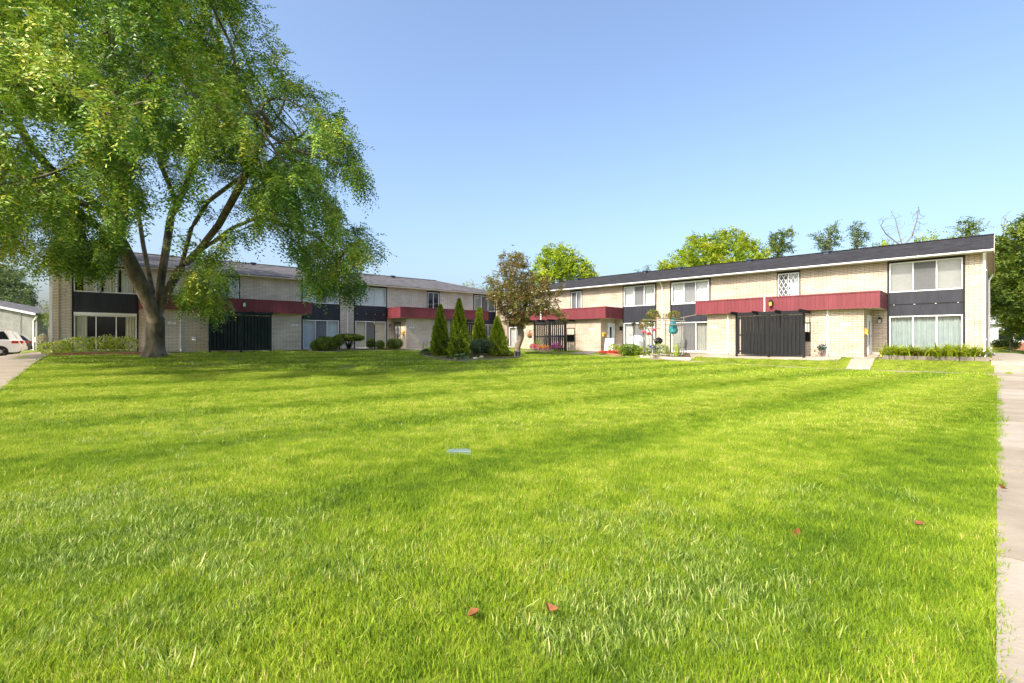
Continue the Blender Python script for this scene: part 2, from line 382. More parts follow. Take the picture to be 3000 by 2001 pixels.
def branch_mesh(name, N, par, rtip, expo, m, parent, origin, rmax=None, flare=None, minr=0.):
    n = len(N); cnt = np.zeros(n); kids = [[] for _ in range(n)]
    for i in range(n):
        if par[i] >= 0: kids[par[i]].append(i)
    order = []; st = [i for i in range(n) if par[i] < 0]
    while st: i = st.pop(); order.append(i); st += kids[i]
    rad = np.zeros(n)
    for i in reversed(order):
        rad[i] = rtip if not kids[i] else sum(rad[k]**expo for k in kids[i])**(1/expo)
    if rmax: f = rmax/rad[order[0]]; rad = np.maximum(rad**(1)*1, rtip); rad = rtip+(rad-rtip)*(rmax-rtip)/(rad[order[0]]-rtip)
    mb = MB(); org = np.array(origin)
    roots = [(i, None) for i in range(n) if par[i] < 0]
    while roots:
        i, p = roots.pop(); pts = [] if p is None else [N[p]-org]; rs = [] if p is None else [min(rad[p], rad[i]*1.25)]
        while True:
            pts.append(N[i]-org); rs.append(rad[i])
            if not kids[i]: break
            ks = sorted(kids[i], key=lambda k: -rad[k])
            roots += [(k, i) for k in ks[1:]]; i = ks[0]
        if max(rs) < minr: continue
        if flare and p is None: rs = [r*(1+flare*math.exp(-j*1.3)) for j, r in enumerate(rs)]
        if len(pts) > 1: mb.tube(pts, rs, 10 if rs[0] > .1 else (6 if rs[0] > .03 else 3), cap=False)
    mb.build(name, m, parent, smooth=True)
    return rad, kids

def tree(name, label, cat, base, N, par, bark, rtip, expo, rmax, leafm, lp, group=None, flare=.5, minr=0.):
    """links trunk (all limbs) and crown as two parts; lp = leaf parameters"""
    t = thing(name, label, cat, base, 0, group)
    rad, kids = branch_mesh('trunk', N, par, rtip, expo, bark, t, base, rmax, flare, minr)
    tips = np.where(rad < lp.get('rthr', rtip*2.6))[0]
    if lp.get('n', 0):
        k = lp['k']; P = np.repeat(N[tips], k, 0); pd = nrm(N[tips]-N[np.maximum(par[tips], 0)]); D0 = np.repeat(pd, k, 0)
        cen = N.mean(0); outw = nrm(P-cen)
        D = nrm(D0*lp.get('along', .5)+rand_dirs(len(P))*lp.get('spread', .8)+np.array([0, 0, -1.])*lp.get('droop', .3)+outw*.25)
        P = P+RNG.normal(0, lp.get('jit', .15), P.shape)
        ls = lp['spray']*RNG.uniform(.6, 1.25, len(P)); m = lp['n']
        side = nrm(np.cross(D, rand_dirs(len(P))*.35+np.array([0, 0, 1.]))); up = np.cross(side, D)
        clump = np.sin(P[:, 0]*1.1+P[:, 2]*.9)*np.sin(P[:, 1]*1.2-P[:, 2]*.7)
        base_t = np.clip(.5+.22*clump+RNG.normal(0, .16, len(P)), 0, 1)
        qs = []; ts = []
        for j in range(m):
            f = (j+.6)/m; sg = 1 if j % 2 else -1
            c = P+D*(ls*f)[:, None]+np.array([0, 0, -1.])*((ls*f)**2*lp.get('sag', .5))[:, None]
            d = nrm(D*.55+side*sg+RNG.normal(0, .25, P.shape)+np.array([0, 0, -.15]))
            nn = nrm(up+RNG.normal(0, .35, P.shape))
            qs.append(leaf_quads(c, d, nn, lp['ln']*RNG.uniform(.7, 1.25, len(P)), lp['wd']*RNG.uniform(.8, 1.2, len(P))))
            ts.append(base_t+RNG.normal(0, .07, len(P)))
        Q = np.concatenate(qs); T = np.concatenate(ts)
        if 'yellow' in lp:
            yk = RNG.uniform(0, 1, len(T)) < lp['yellow']; T[yk] = 1.
        quad_mesh('crown', Q, T, leafm, t, base)
    return t
def px_chain(pts, Z0):
    """[(px,py,dZ)] -> world points"""
    return [at(a, b, Z0+c) for a, b, c in pts]

def bush(name, label, cat, base, lobes, nleaf, ln, leafm, core=None, group=None, up=.2, shell=.78, stems=None, tint=(.5, .2), flat=None):
    """leaf mass over ellipsoid lobes [(dx,dy,dz,rx,ry,rz)] around base"""
    t = thing(name, label, cat, base, 0, group); b = np.array(base, float)
    L = np.array(lobes, float); area = (L[:, 3]*L[:, 5]+L[:, 4]*L[:, 5]+L[:, 3]*L[:, 4]); cnt = np.maximum(8, (nleaf*area/area.sum()).astype(int))
    P = []; Nn = []
    for l, c in zip(L, cnt):
        d = rand_dirs(c); r = RNG.uniform(shell, 1.04, c)[:, None]
        p = d*r*l[3:6]+l[:3]; nn = nrm(d/l[3:6])
        k = np.ones(c, bool)
        for l2 in L:
            if l2 is not l: k &= (((p-l2[:3])/l2[3:6])**2).sum(1) > .55
        k &= p[:, 2] > .01
        P.append(p[k]); Nn.append(nn[k])
    P = np.concatenate(P)+b; Nn = np.concatenate(Nn)
    D = nrm(Nn*.7+rand_dirs(len(P))*.75+np.array([0, 0, up]))
    fac = nrm(Nn+rand_dirs(len(P))*.6)
    T = tint[0]+RNG.normal(0, tint[1], len(P))+.12*np.sin(P[:, 0]*9+P[:, 2]*7)
    Q = leaf_quads(P, D, fac, ln*RNG.uniform(.6, 1.3, len(P)), ln*.55*RNG.uniform(.7, 1.3, len(P)))
    quad_mesh('foliage', Q, T, leafm, t, base)
    if core:
        mb = MB()
        for l in L:
            n = 8; pr = []
            for i in range(6):
                a = math.pi*(i/5)-math.pi/2; pr.append((max(.01, math.cos(a)*core), math.sin(a)*core))
            k = len(mb.v); mb.lathe(pr, n)
            for i in range(k, len(mb.v)): x, y, z = mb.v[i]; mb.v[i] = (x*l[3]+l[0], y*l[4]+l[1], max(0.0, z*l[5]+l[2]))
        mb.build('stem_or_core', 'bark_d', t, smooth=True)  # dark filler lump added inside the foliage, not a real stem
    if stems:
        mb = MB()
        for i in range(stems):
            l = L[i % len(L)]; d = rand_dirs(1)[0]; q = l[:3]+d*l[3:6]*.7
            mb.tube([(l[0]*.3+RNG.normal(0, .05), l[1]*.3+RNG.normal(0, .05), 0), tuple((q*.5)+np.array([0, 0, .05])), tuple(q)], [.022, .015, .006], 4, cap=False)
        mb.build('stem_or_core', 'bark_p', t)
    return t
# ---------------------------------------------------------------- buildings
TOP, EAVE = 5.06, 5.06
def slats(mb, s0, s1, z0, z1, o, w=.09, tw=.030):
    n = max(1, int(round((s1-s0)/w))); w = (s1-s0)/n
    for i in range(n):
        a = s0+i*w; t = tw*RNG.uniform(.75, 1.25)
        mb.quad((a, o, z0), (a+w*.97, o+t, z0), (a+w*.97, o+t, z1), (a, o, z1))
def pleats(mb, s0, s1, z0, z1, o, amp=.03, w=.13):
    n = max(6, int((s1-s0)/w*8)); ph = RNG.uniform(0, 6)
    for i in range(n):
        a = s0+(s1-s0)*i/n; b = s0+(s1-s0)*(i+1)/n
        f = lambda x: o+amp*math.sin(2*math.pi*x/w+ph)+amp*.5*math.sin(2*math.pi*x/(w*2.7)+ph*2)
        mb.quad((a, f(a), z0), (b, f(b), z0), (b, f(b), z1), (a, f(a), z1))
def glazed(P, sg, name, s0, s1, z0, z1, panels=3, fw=.055, blinds=('slat', 'blind_w'), mid='screen', label=None, lattice=False, frame='whiteframe', fb=.09, door=False, cover=None, dark=False, out=.03):
    """window or sliding door: frame > panes, blinds; panels of equal width"""
    f = MB(sg); o0, o1 = -.07, out
    f.box(s0, s0+fw, o0, o1, z0, z1); f.box(s1-fw, s1, o0, o1, z0, z1)
    f.box(s0+fw, s1-fw, o0, o1-.002, z1-fw, z1); f.box(s0+fw, s1-fw, o0, o1-.002, z0, z0+(fb if door else fw))
    pw = (s1-s0-2*fw)/panels; mull = .05 if panels == 3 else .045
    for i in range(1, panels):
        c = s0+fw+pw*i; f.box(c-mull/2, c+mull/2, o0+.003, o1-.006, z0+fw, z1-fw)
    if lattice:
        for i in range(panels):
            a = s0+fw+pw*i+mull/2; b = a+pw-mull; cols = 2; cw = (b-a)/cols; H = z1-z0-2*fw; rows = 3; rh = H/rows
            for r in range(rows):
                for c in range(cols):
                    x0, x1, xm = a+c*cw, a+(c+1)*cw, a+(c+.5)*cw; y0 = z0+fw+r*rh; ym = y0+rh/2; y1 = y0+rh
                    for p, q in (((x0, ym), (xm, y1)), ((xm, y1), (x1, ym)), ((x1, ym), (xm, y0)), ((xm, y0), (x0, ym))):
                        f.bar((p[0], .012, p[1]), (q[0], .012, q[1]), .028, .02)
    F_ = f.build(name, frame, P)
    if label: tag(F_, label)
    for i in range(panels):
        a = s0+fw+pw*i+(mull/2 if i else 0); b = s0+fw+pw*(i+1)-(mull/2 if i < panels-1 else 0)
        g = 'glass'
        if mid == 'screen' and panels == 3 and i == 1: g = 'screen'
        if mid == 'left' and i == panels-1: g = 'screen'
        if dark: g = 'glass_dark'
        oo = -.02 if g != 'screen' else .005
        zb = z0+(fb if door else fw); MB(sg).quad((a, oo, zb), (b, oo, zb), (b, oo, z1-fw), (a, oo, z1-fw)).build('insect_screen' if g == 'screen' else 'pane', g, F_)
    kind, bm_ = blinds
    if kind:
        b = MB(sg); a0, a1 = s0+.02, s1-.02
        segs = cover or [(0, 1)]
        for c0, c1 in segs:
            b = MB(sg)
            x0, x1 = a0+(a1-a0)*c0, a0+(a1-a0)*c1
            if kind == 'slat': slats(b, x0, x1, z0+.03, z1-.02, -.19)
            elif kind == 'pleat': pleats(b, x0, x1, z0+.03, z1-.02, -.20)
            elif kind == 'flat':
                n = int((z1-z0)/.05)
                for r in range(n):
                    q0 = z0+.02+(z1-z0-.04)*r/n; q1 = z0+.02+(z1-z0-.04)*(r+1)/n
                    b.quad((x0, -.19, q0), (x1, -.19, q0), (x1, -.165, q1), (x0, -.165, q1))
            b.build('curtain' if kind == 'pleat' else 'blind', bm_, F_)
    MB(sg).box(s0, s1, -1.0, -.98, z0, z1).build('room_backing', 'void', F_)
    return F_
def bay(P, sg, s0, s1, up, low, sp0=2.14, sp1=3.39, wire=False, head=False, fwu=.055):
    t = MB(sg)
    t.box(s0, s0+.085, -.12, .045, 0, TOP); t.box(s1-.085, s1, -.12, .045, 0, TOP)
    t.box(s0+.085, s1-.085, -.12, .04, 4.95, TOP)
    t.build('dark_trim', 'trim', P)
    a, b = s0+.085, s1-.085
    sp = MB(sg); sp.box(a, b, -.1, 0, sp0, sp1); n = max(4, int(round((b-a)/.26))); w = (b-a)/n
    for i in range(n): sp.box(a+i*w+.006, a+(i+1)*w-.006, 0, .018, sp0, sp1)
    S = sp.build('spandrel_panel', 'spandrel', P)
    if wire:
        c = MB(sg); zm = (sp0+sp1)/2-.02; c.box(a, b, .018, .034, zm-.02, zm+.02)
        c.build('cover_strip', 'black', S)
        for i in range(4):
            x = a+(b-a)*(.06+.29*i); MB(sg).box(x-.03, x+.03, .034, .06, zm-.03, zm-.005).build('light_clip', 'white', S)
    if head: MB(sg).box(a, b, .02, .09, sp0-.16, sp0).build('header_board', 'white', P)
    glazed(P, sg, 'bay_window', a, b, sp1+.004, 4.945, fw=fwu, **up)
    glazed(P, sg, 'sliding_door', a, b, .08, sp0-(.164 if head else .004), door=True, **low)
    MB(sg).box(a, b, -.2, .10, -.3, .076).build('door_sill', 'slab', P)
def canopy(P, sg, s0, s1, pr=2.35, z0=2.50, z1=3.36, strip=None):
    c = MB(sg); c.box(s0+.02, s1-.02, 0.003, pr-.02, z0+.05, z1-.12)
    n = int(round((s1-s0)/.2)); w = (s1-s0)/n
    for i in range(n): c.box(s0+i*w+.005, s0+(i+1)*w-.005, pr-.02, pr, z0, z1-.07)
    m = int(round(pr/.2)); w2 = (pr-.02)/m
    for i in range(m):
        c.box(s0, s0+.02, i*w2+.005, (i+1)*w2-.005, z0, z1-.07); c.box(s1-.02, s1, i*w2+.005, (i+1)*w2-.005, z0, z1-.07)
    c.box(s0-.02, s1+.02, pr-.06, pr+.025, z1-.07, z1); c.box(s0-.02, s0+.06, 0.002, pr-.06, z1-.07, z1); c.box(s1-.06, s1+.02, 0.002, pr-.06, z1-.07, z1)
    C_ = c.build('entry_canopy', 'red', P)
    MB(sg).box(s0+.021, s1-.021, .004, pr-.021, z0+.015, z0+.048).build('soffit', 'soffit', C_)
    MB(sg).box(s0+.06, s1-.06, .004, pr-.06, z1-.118, z1-.06).build('flat_roof', 'roof_l', C_)
    if strip is not None: MB(sg).box(strip-.035, strip+.035, pr+.001, pr+.03, z0-.02, z1+.02).build('conduit', 'white', C_)
    return C_
def downspout(P, sg, s, o, z0, z1, kick=True, m='white', w=.075, top=None):
    d = MB(sg); d.box(s-w/2, s+w/2, o, o+.06, z0+.18, z1)
    if kick: d.bar((s, o+.03, z0+.2), (s, o+.22, z0+.04), w, .06)
    if top: d.bar((s, o+.03, z1), (s+top[0], o+top[1], z1+top[2]), w, .06)
    for z in (z0+.9, z1-.5): d.box(s-w*.9, s+w*.9, o-.004, o+.068, z-.02, z+.02)
    return d.build('downspout', m, P)
def plaque(P, sg, s, o, z, num='4219-2', w=.40):
    q = MB(sg).box(s-w/2, s+w/2, o, o+.02, z-.06, z+.06).build('address_plaque', 'plaque', P)
    text(num, .085, 'ink', q, (sg*s, o+.021, z), (R(90), 0, R(180)))
def wall_lamp(P, sg, s, o, z, gl='lamp_glass', sc=1.):
    l = MB(sg); l.box(s-.05*sc, s+.05*sc, o, o+.03, z-.05, z+.14*sc); l.add([(s-.10*sc, o+.03, z+.08*sc), (s+.10*sc, o+.03, z+.08*sc), (s+.10*sc, o+.22*sc, z+.08*sc), (s-.10*sc, o+.22*sc, z+.08*sc), (s, o+.12*sc, z+.2*sc)], [(0, 1, 2, 3), (0, 4, 1), (1, 4, 2), (2, 4, 3), (3, 4, 0)])
    for a in (-.075, .065):
        for b in (.05, .19): l.box(s+a*sc, s+(a+.012)*sc, o+b*sc, o+(b+.012)*sc, z-.14*sc, z+.08*sc)
    L_ = l.build('wall_lamp', 'black', P)
    MB(sg).box(s-.06*sc, s+.06*sc, o+.066*sc, o+.186*sc, z-.13*sc, z+.078*sc).build('lamp_glass', gl, L_)
def mailbox(P, sg, s_face, o, z, m='brass'):
    b = MB(sg); s = s_face
    b.box(s-.14, s, o-.19, o+.19, z-.12, z+.10); b.add([(s-.14, o-.2, z+.10), (s-.14, o+.2, z+.10), (s, o+.2, z+.19), (s, o-.2, z+.19), (s-.0, o-.2, z+.10), (s, o+.2, z+.10)], [(0, 1, 2, 3), (0, 3, 4), (1, 5, 2)])
    B_ = b.build('mailbox', m, P); MB(sg).box(s-.147, s-.14, o-.1, o+.1, z+.0, z+.02).build('letter_slot', 'ink', B_)
def entry_door(P, sg, s_face, o0, o1, z0, z1, panel='whiteframe', bars=False):
    f = MB(sg); s = s_face
    f.box(s-.05, s-.002, o0, o0+.07, z0, z1); f.box(s-.05, s-.002, o1-.07, o1, z0, z1); f.box(s-.05, s-.002, o0+.07, o1-.07, z1-.07, z1)
    D = f.build('entry_door', 'black' if bars else 'whiteframe', P)
    MB(sg).box(s-.03, s-.004, o0+.07, o1-.07, z0, z1-.07).build('door_leaf', panel, D)
    g = MB(sg); c = (o0+o1)/2; g.box(s-.034, s-.03, c-.02, c+.22, z0+.5, z1-.3); g.build('door_light', 'glass_dark', D)
    h = MB(sg); h.tube([(s-.03, o0+.14, z0+.98), (s-.09, o0+.14, z0+.98)], .03, 8); h.build('door_knob', 'brass', D)
    if bars:
        b = MB(sg)
        for i in range(7): x = o0+.09+(o1-o0-.18)*i/6; b.bar((s-.06, x, z0+.03), (s-.06, x, z1-.08), .014)
        for z in (z0+.05, z0+.95, z0+1.05, z1-.1): b.bar((s-.06, o0+.05, z), (s-.06, o1-.05, z), .02)
        b.build('security_bars', 'black', D)
    MB(sg).box(s-.5, s-.004, o0-.05, o1+.1, z0-.35, z0-.01).build('door_step', 'slab', P)
def small_barred(P, sg, s0, s1, o, z0, z1):
    f = MB(sg); f.box(s0, s0+.05, o, o+.035, z0, z1); f.box(s1-.05, s1, o, o+.035, z0, z1); zm = z0+(z1-z0)*.48
    for z in (z0, zm-.025, z1-.05): f.box(s0+.05, s1-.05, o, o+.034, z, z+.05)
    n = 5
    for i in range(1, n): x = s0+(s1-s0)*i/n; f.box(x-.012, x+.012, o+.02, o+.033, zm, z1-.05)
    W_ = f.build('barred_window', 'gasket', P)
    MB(sg).box(s0+.05, s1-.05, o+.004, o+.012, zm+.025, z1-.05).build('pane', 'blind_c', W_)
    MB(sg).box(s0+.05, s1-.05, o+.004, o+.012, z0+.05, zm-.025).build('pane', 'glass_dark', W_)
def roof_part(P, sg, s0, s1, depth, mat_, ov=.45, rise=1.5, hip=True, gut='white', sof='soffit', lift=0., vents=()):
    """gable at the near end (s0), hip at the far end (s1)"""
    ze = EAVE+.12; d2 = depth/2; a, b = s0-.28, s1+ov; y0, y1, ym = ov, -depth-ov, -d2
    r1 = (b-(d2+ov)*.95) if hip else b; zr = ze+rise
    m = MB(sg); th = .05
    V = [(a, y0, ze), (b, y0, ze), (r1, ym, zr), (a, ym, zr), (a, y1, ze), (b, y1, ze)]
    m.add(V, [(0, 1, 2, 3), (4, 3, 2, 5), (1, 5, 2)])
    V2 = [(x, y, z-th) for x, y, z in V]
    m.add(V2, [(3, 2, 1, 0), (5, 2, 3, 4), (2, 5, 1)])
    m.add([V[0], V[1], V2[1], V2[0]], [(0, 3, 2, 1)]); m.add([V[0], V[3], V2[3], V2[0]], [(0, 1, 2, 3)]); m.add([V[3], V[4], V2[4], V2[3]], [(0, 1, 2, 3)])
    Rf = m.build('roof', mat_, P)
    rc = MB(sg); rc.bar((a, ym, zr+.01), (r1, ym, zr+.01), .28, .03)
    rc.build('ridge_cap', mat_, Rf)
    for vs in vents:
        v = MB(sg); vy = ym+.55; vz = zr-.55/(d2+ov)*rise
        v.box(vs-.14, vs+.14, vy-.14, vy+.14, vz-.05, vz+.09); v.box(vs-.2, vs+.2, vy-.2, vy+.2, vz+.09, vz+.16)
        v.build('roof_vent', 'vent', Rf)
    so = MB(sg); so.box(a+.05, b-.05, .002, ov-.002, EAVE+.002, EAVE+.03); so.build('eave_soffit', sof, Rf)
    g = MB(sg); g.box(a, b, ov, ov+.025, EAVE, ze-.052)
    if gut == 'white':
        g.box(a, b, ov+.025, ov+.12, EAVE+.02, EAVE+.035); g.box(a, b, ov+.112, ov+.128, EAVE+.035, ze-.03)
    g.build('gutter', gut, Rf)
    rk = MB(sg)
    for (p, q) in (((a-.012, y0, ze-.10), (a-.012, ym, zr-.10)), ((a-.012, ym, zr-.10), (a-.012, y1, ze-.10))): rk.bar(p, q, .03, .22)
    rk.build('rake_board', 'tanpaint', Rf)
    rs = MB(sg); e_ = th+.012
    rs.quad((a, y0, ze-e_), (s0+.19, y0, ze-e_), (s0+.19, ym, zr-e_), (a, ym, zr-e_)); rs.quad((a, y1, ze-e_), (s0+.19, y1, ze-e_), (s0+.19, ym, zr-e_), (a, ym, zr-e_))
    rs.build('rake_soffit', 'tanpaint', Rf)
    gw = MB(sg); gw.add([(s0+.02, 0, EAVE), (s0+.02, -depth, EAVE), (s0+.02, ym, zr-.1)], [(0, 1, 2)])
    gw.build('gable_wall', 'brick' if gut == 'white' else 'brick_l', P)
    return Rf
def strips(P, sg, ss, z0, z1, m='tanpaint'):
    for s in ss: MB(sg).box(s-.018, s+.018, .001, .012, z0, z1).build('control_joint', m, P)
def shell(P, sg, s0, s1, depth, m, bays, uppers):
    """front wall split round the bays and the small windows, plus end and rear walls"""
    w = MB(sg); T = -.25; cur = s0
    for a, b in bays:
        if a > cur:
            ups = [q for q in uppers if cur < q[0] < a]
            x = cur
            for (q0, q1, z0, z1) in ups:
                w.box(x, q0, T, 0, -.7, TOP); w.box(q0, q1, T, 0, -.7, z0); w.box(q0, q1, T, 0, z1, TOP); x = q1
            w.box(x, a, T, 0, -.7, TOP)
        cur = b
    if s1 > cur: w.box(cur, s1, T, 0, -.7, TOP)
    w.box(s0, s0+.2, -depth, T, -.7, TOP); w.box(s1-.2, s1, -depth, T, -.7, TOP); w.box(s0+.2, s1-.2, -depth, -depth+.2, -.7, TOP)
    w.build('wall', m, P)
    MB(sg).box(s0+.2, s1-.2, -depth+.2, T, 2.3, 2.5).build('floor_slab', 'void', P)
def block(P, sg, s0, s1, m, pr=2.0, z1=2.50):
    MB(sg).box(s0, s1, .001, pr, -.9, z1+.012).build('entry_block', m, P)

# ---- right-hand terrace
azR = math.atan2(dR[1], dR[0]); azL = math.atan2(-dL[1], -dL[0])
TR = thing('townhouse_block', 'two-storey sunlit cream brick townhouse row with black roof and white gutter, right of lawn', 'building', (PR[0], PR[1], ZBR), azR, 'brick townhouse rows around the lawn')
up_small = [(7.94, 9.22, 3.50, TOP-.03), (23.78, 24.97, 3.42, TOP-.03)]
baysR = [(.73, 3.80), (13.28, 16.14), (17.22, 19.99), (29.5, 32.2)]
shell(TR, 1, 0, 33.4, 10, 'brick', baysR, up_small)
bay(TR, 1, .73, 3.80, dict(blinds=('flat', 'blind_g')), dict(blinds=('pleat', 'curtain_t'), mid=None), wire=True)
bay(TR, 1, 13.28, 16.14, dict(blinds=('slat', 'blind_w')), dict(blinds=('pleat', 'curtain_g'), mid='screen'), fwu=.10)
bay(TR, 1, 17.22, 19.99, dict(blinds=('flat', 'blind_w')), dict(blinds=('flat', 'blind_w')), sp1=3.43, sp0=2.2)
bay(TR, 1, 29.5, 32.2, dict(blinds=('slat', 'blind_w')), dict(blinds=('flat', 'blind_w')))
for (a, b, z0, z1), lat, bl in zip(up_small, (True, False), (('pleat', 'blind_b'), ('flat', 'blind_g'))):
    MB(1).box(a, b, -.1, .02, z1-.12, z1).build('dark_trim', 'trim', TR)
    for q0, q1 in ((a, a+.06), (b-.06, b)): MB(1).box(q0, q1, -.1, .03, z0, z1-.12).build('dark_trim', 'trim', TR)
    glazed(TR, 1, 'bedroom_window', a+.06, b-.06, z0, z1-.122, panels=2, fw=.06, blinds=bl, lattice=lat, mid='left', cover=[(0, .5)] if lat else None)
for s0, s1, cs, fs in ((4.52, 12.67, 9.19, (3.80, 13.28)), (20.65, 28.8, 26.2, (19.99, 29.48))):
    block(TR, 1, s0, s1, 'brick'); canopy(TR, 1, fs[0], fs[1], strip=cs)
    entry_door(TR, 1, s0, .14, 1.08, .12, 2.2)
    mailbox(TR, 1, s0, 1.62, 1.30)
wall_lamp(TR, 1, 4.12, .0, 1.92, 'blind_g'); wall_lamp(TR, 1, 20.1, .0, 1.80, 'black')
wall_lamp(TR, 1, 8.82, 2.352, 2.98, 'brass', 1.2)
plaque(TR, 1, 5.31, 2.001, 1.70, '4219-2', .44); plaque(TR, 1, 12.2, 2.001, 1.70, '4219-3'); plaque(TR, 1, 21.4, 2.001, 1.74, '4219-4'); plaque(TR, 1, 28.4, 2.001, 1.74, '4219-5')
small_barred(TR, 1, 6.93, 7.70, 2.001, .80, 1.85); small_barred(TR, 1, 23.05, 23.80, 2.001, .78, 1.86)
downspout(TR, 1, 6.13, 2.002, -.02, 2.48); downspout(TR, 1, 11.38, 2.002, -.02, 2.48)
downspout(TR, 1, 16.75, .003, -.02, 4.75, top=(0, .42, .30)); downspout(TR, 1, .05, .003, 0, 4.72, top=(0, .40, .32), w=.10)
strips(TR, 1, (7.25, 10.3, 17.0, 23.1, 26.2), 3.37, 5.04)
MB(1).box(4.2, 4.32, .001, .02, .35, .45).build('vent_grille', 'steel', TR)
fb = MB(1).box(7.0, 10.5, 2.001, 2.03, -.3, .0); fb.build('footing', 'slab', TR)
roof_part(TR, 1, 0, 33.4, 10, 'roof_r', vents=(7.55, 12.3, 17.6, 20.6, 27.6))
# downpipe at the rear of the gable end
d = MB(1); d.box(-.09, -.01, -9.9, -9.8, .2, 4.6); d.bar((-.05, -9.85, .25), (-.3, -9.75, .02), .08, .06); d.bar((-.05, -9.85, 4.6), (-.2, -10.3, 5.0), .08, .06); d.build('downspout', 'white', TR)
# pierced brick panel at the far end
pb = MB(1); n = 0
for r in range(56):
    z = .05+r*.088
    for c in range(5):
        x = 32.45+c*.22+(.11 if r % 2 else 0); pb.box(x, x+.13, .002, .16, z, z+.086)
    if r % 2 == 0: pass
for x in (32.32, 33.62): pb.box(x, x+.12, .001, .17, -.5, 5.03)
pb.build('pierced_brick_panel', 'brick', TR)

# ---- left-hand terrace
TL = thing('townhouse_block', 'two-storey shaded brick townhouse row with grey roof behind the big tree, left of lawn', 'building', (PL[0], PL[1], ZBL), azL, 'brick townhouse rows around the lawn')
up_l = [(1.75, 2.99, 3.50, TOP-.03), (17.5, 18.78, 3.45, TOP-.03)]
baysL = [(-5.55, -2.52), (7.01, 9.86), (10.97, 13.74), (22.45, 25.1)]
shell(TL, -1, -6.35, 26.2, 10, 'brick_l', baysL, up_l)
bay(TL, -1, -5.55, -2.52, dict(blinds=('pleat', 'curtain_c'), mid=None, cover=[(.14, .42), (.46, .7), (.75, .98)]), dict(blinds=('pleat', 'curtain_c'), mid=None, cover=[(.01, .2), (.82, .99)]), sp0=2.30, sp1=3.47, head=True)
bay(TL, -1, 7.01, 9.86, dict(blinds=('slat', 'blind_b')), dict(blinds=('slat', 'blind_b')), sp0=2.22, sp1=3.47)
bay(TL, -1, 10.97, 13.74, dict(blinds=('slat', 'blind_w'), mid=None), dict(blinds=('slat', 'blind_c'), mid='screen'), sp0=2.24, sp1=3.47, wire=True)
bay(TL, -1, 22.45, 25.1, dict(blinds=('flat', 'blind_g')), dict(blinds=('flat', 'blind_g')), sp0=2.24, sp1=3.47)
for (a, b, z0, z1), lat in zip(up_l, (True, False)):
    MB(-1).box(a, b, -.1, .02, z1-.12, z1).build('dark_trim', 'trim', TL)
    for q0, q1 in ((a, a+.07), (b-.07, b)): MB(-1).box(q0, q1, -.1, .03, z0, z1-.12).build('dark_trim', 'trim', TL)
    glazed(TL, -1, 'bedroom_window', a+.07, b-.07, z0, z1-.122, panels=2, fw=.05, blinds=('pleat', 'blind_b') if lat else (None, None), lattice=lat, mid=None, dark=not lat)
for s0, s1, cs, fs in ((-1.80, 6.38, None, (-2.52, 7.01)), (14.43, 21.8, 18.9, (13.74, 22.42))):
    block(TL, -1, s0, s1, 'brick_l'); canopy(TL, -1, fs[0], fs[1], strip=cs)
    entry_door(TL, -1, s0, .14, 1.08, .12, 2.2, bars=s0 > 0)
    mailbox(TL, -1, s0, 1.62, 1.30)
wall_lamp(TL, -1, 14.0, .0, 1.85, 'blind_g')
wall_lamp(TL, -1, 2.72, 2.352, 3.0, 'blind_w', 1.2)
plaque(TL, -1, -1.05, 2.001, 1.72, '4229-1'); plaque(TL, -1, 5.95, 2.001, 1.74, '4229-2'); plaque(TL, -1, 14.9, 2.001, 1.74, '4229-3')
small_barred(TL, -1, 17.15, 17.85, 2.001, .80, 1.86)
downspout(TL, -1, -.62, 2.002, -.02, 2.48); downspout(TL, -1, 10.45, .003, .0, 4.9)
downspout(TL, -1, -6.42, -.04, 0, 5.0, w=.13, kick=False); downspout(TL, -1, -6.12, .003, 0, 5.0, kick=False, m='tanpaint', w=.06)
strips(TL, -1, (3.9, 10.2, 16.7, 19.6), 3.37, 5.04)
# dryer hood on the block wall
h = MB(-1); h.tube([(.05, 2.0, .82), (.05, 2.14, .82)], .09, 12); h.bar((.05, 2.08, .86), (.05, 2.22, .70), .2, .02); h.build('dryer_vent', 'white', TL)
roof_part(TL, -1, -6.35, 26.2, 10, 'roof_l', gut='tanpaint', vents=(4.8, 16.5))
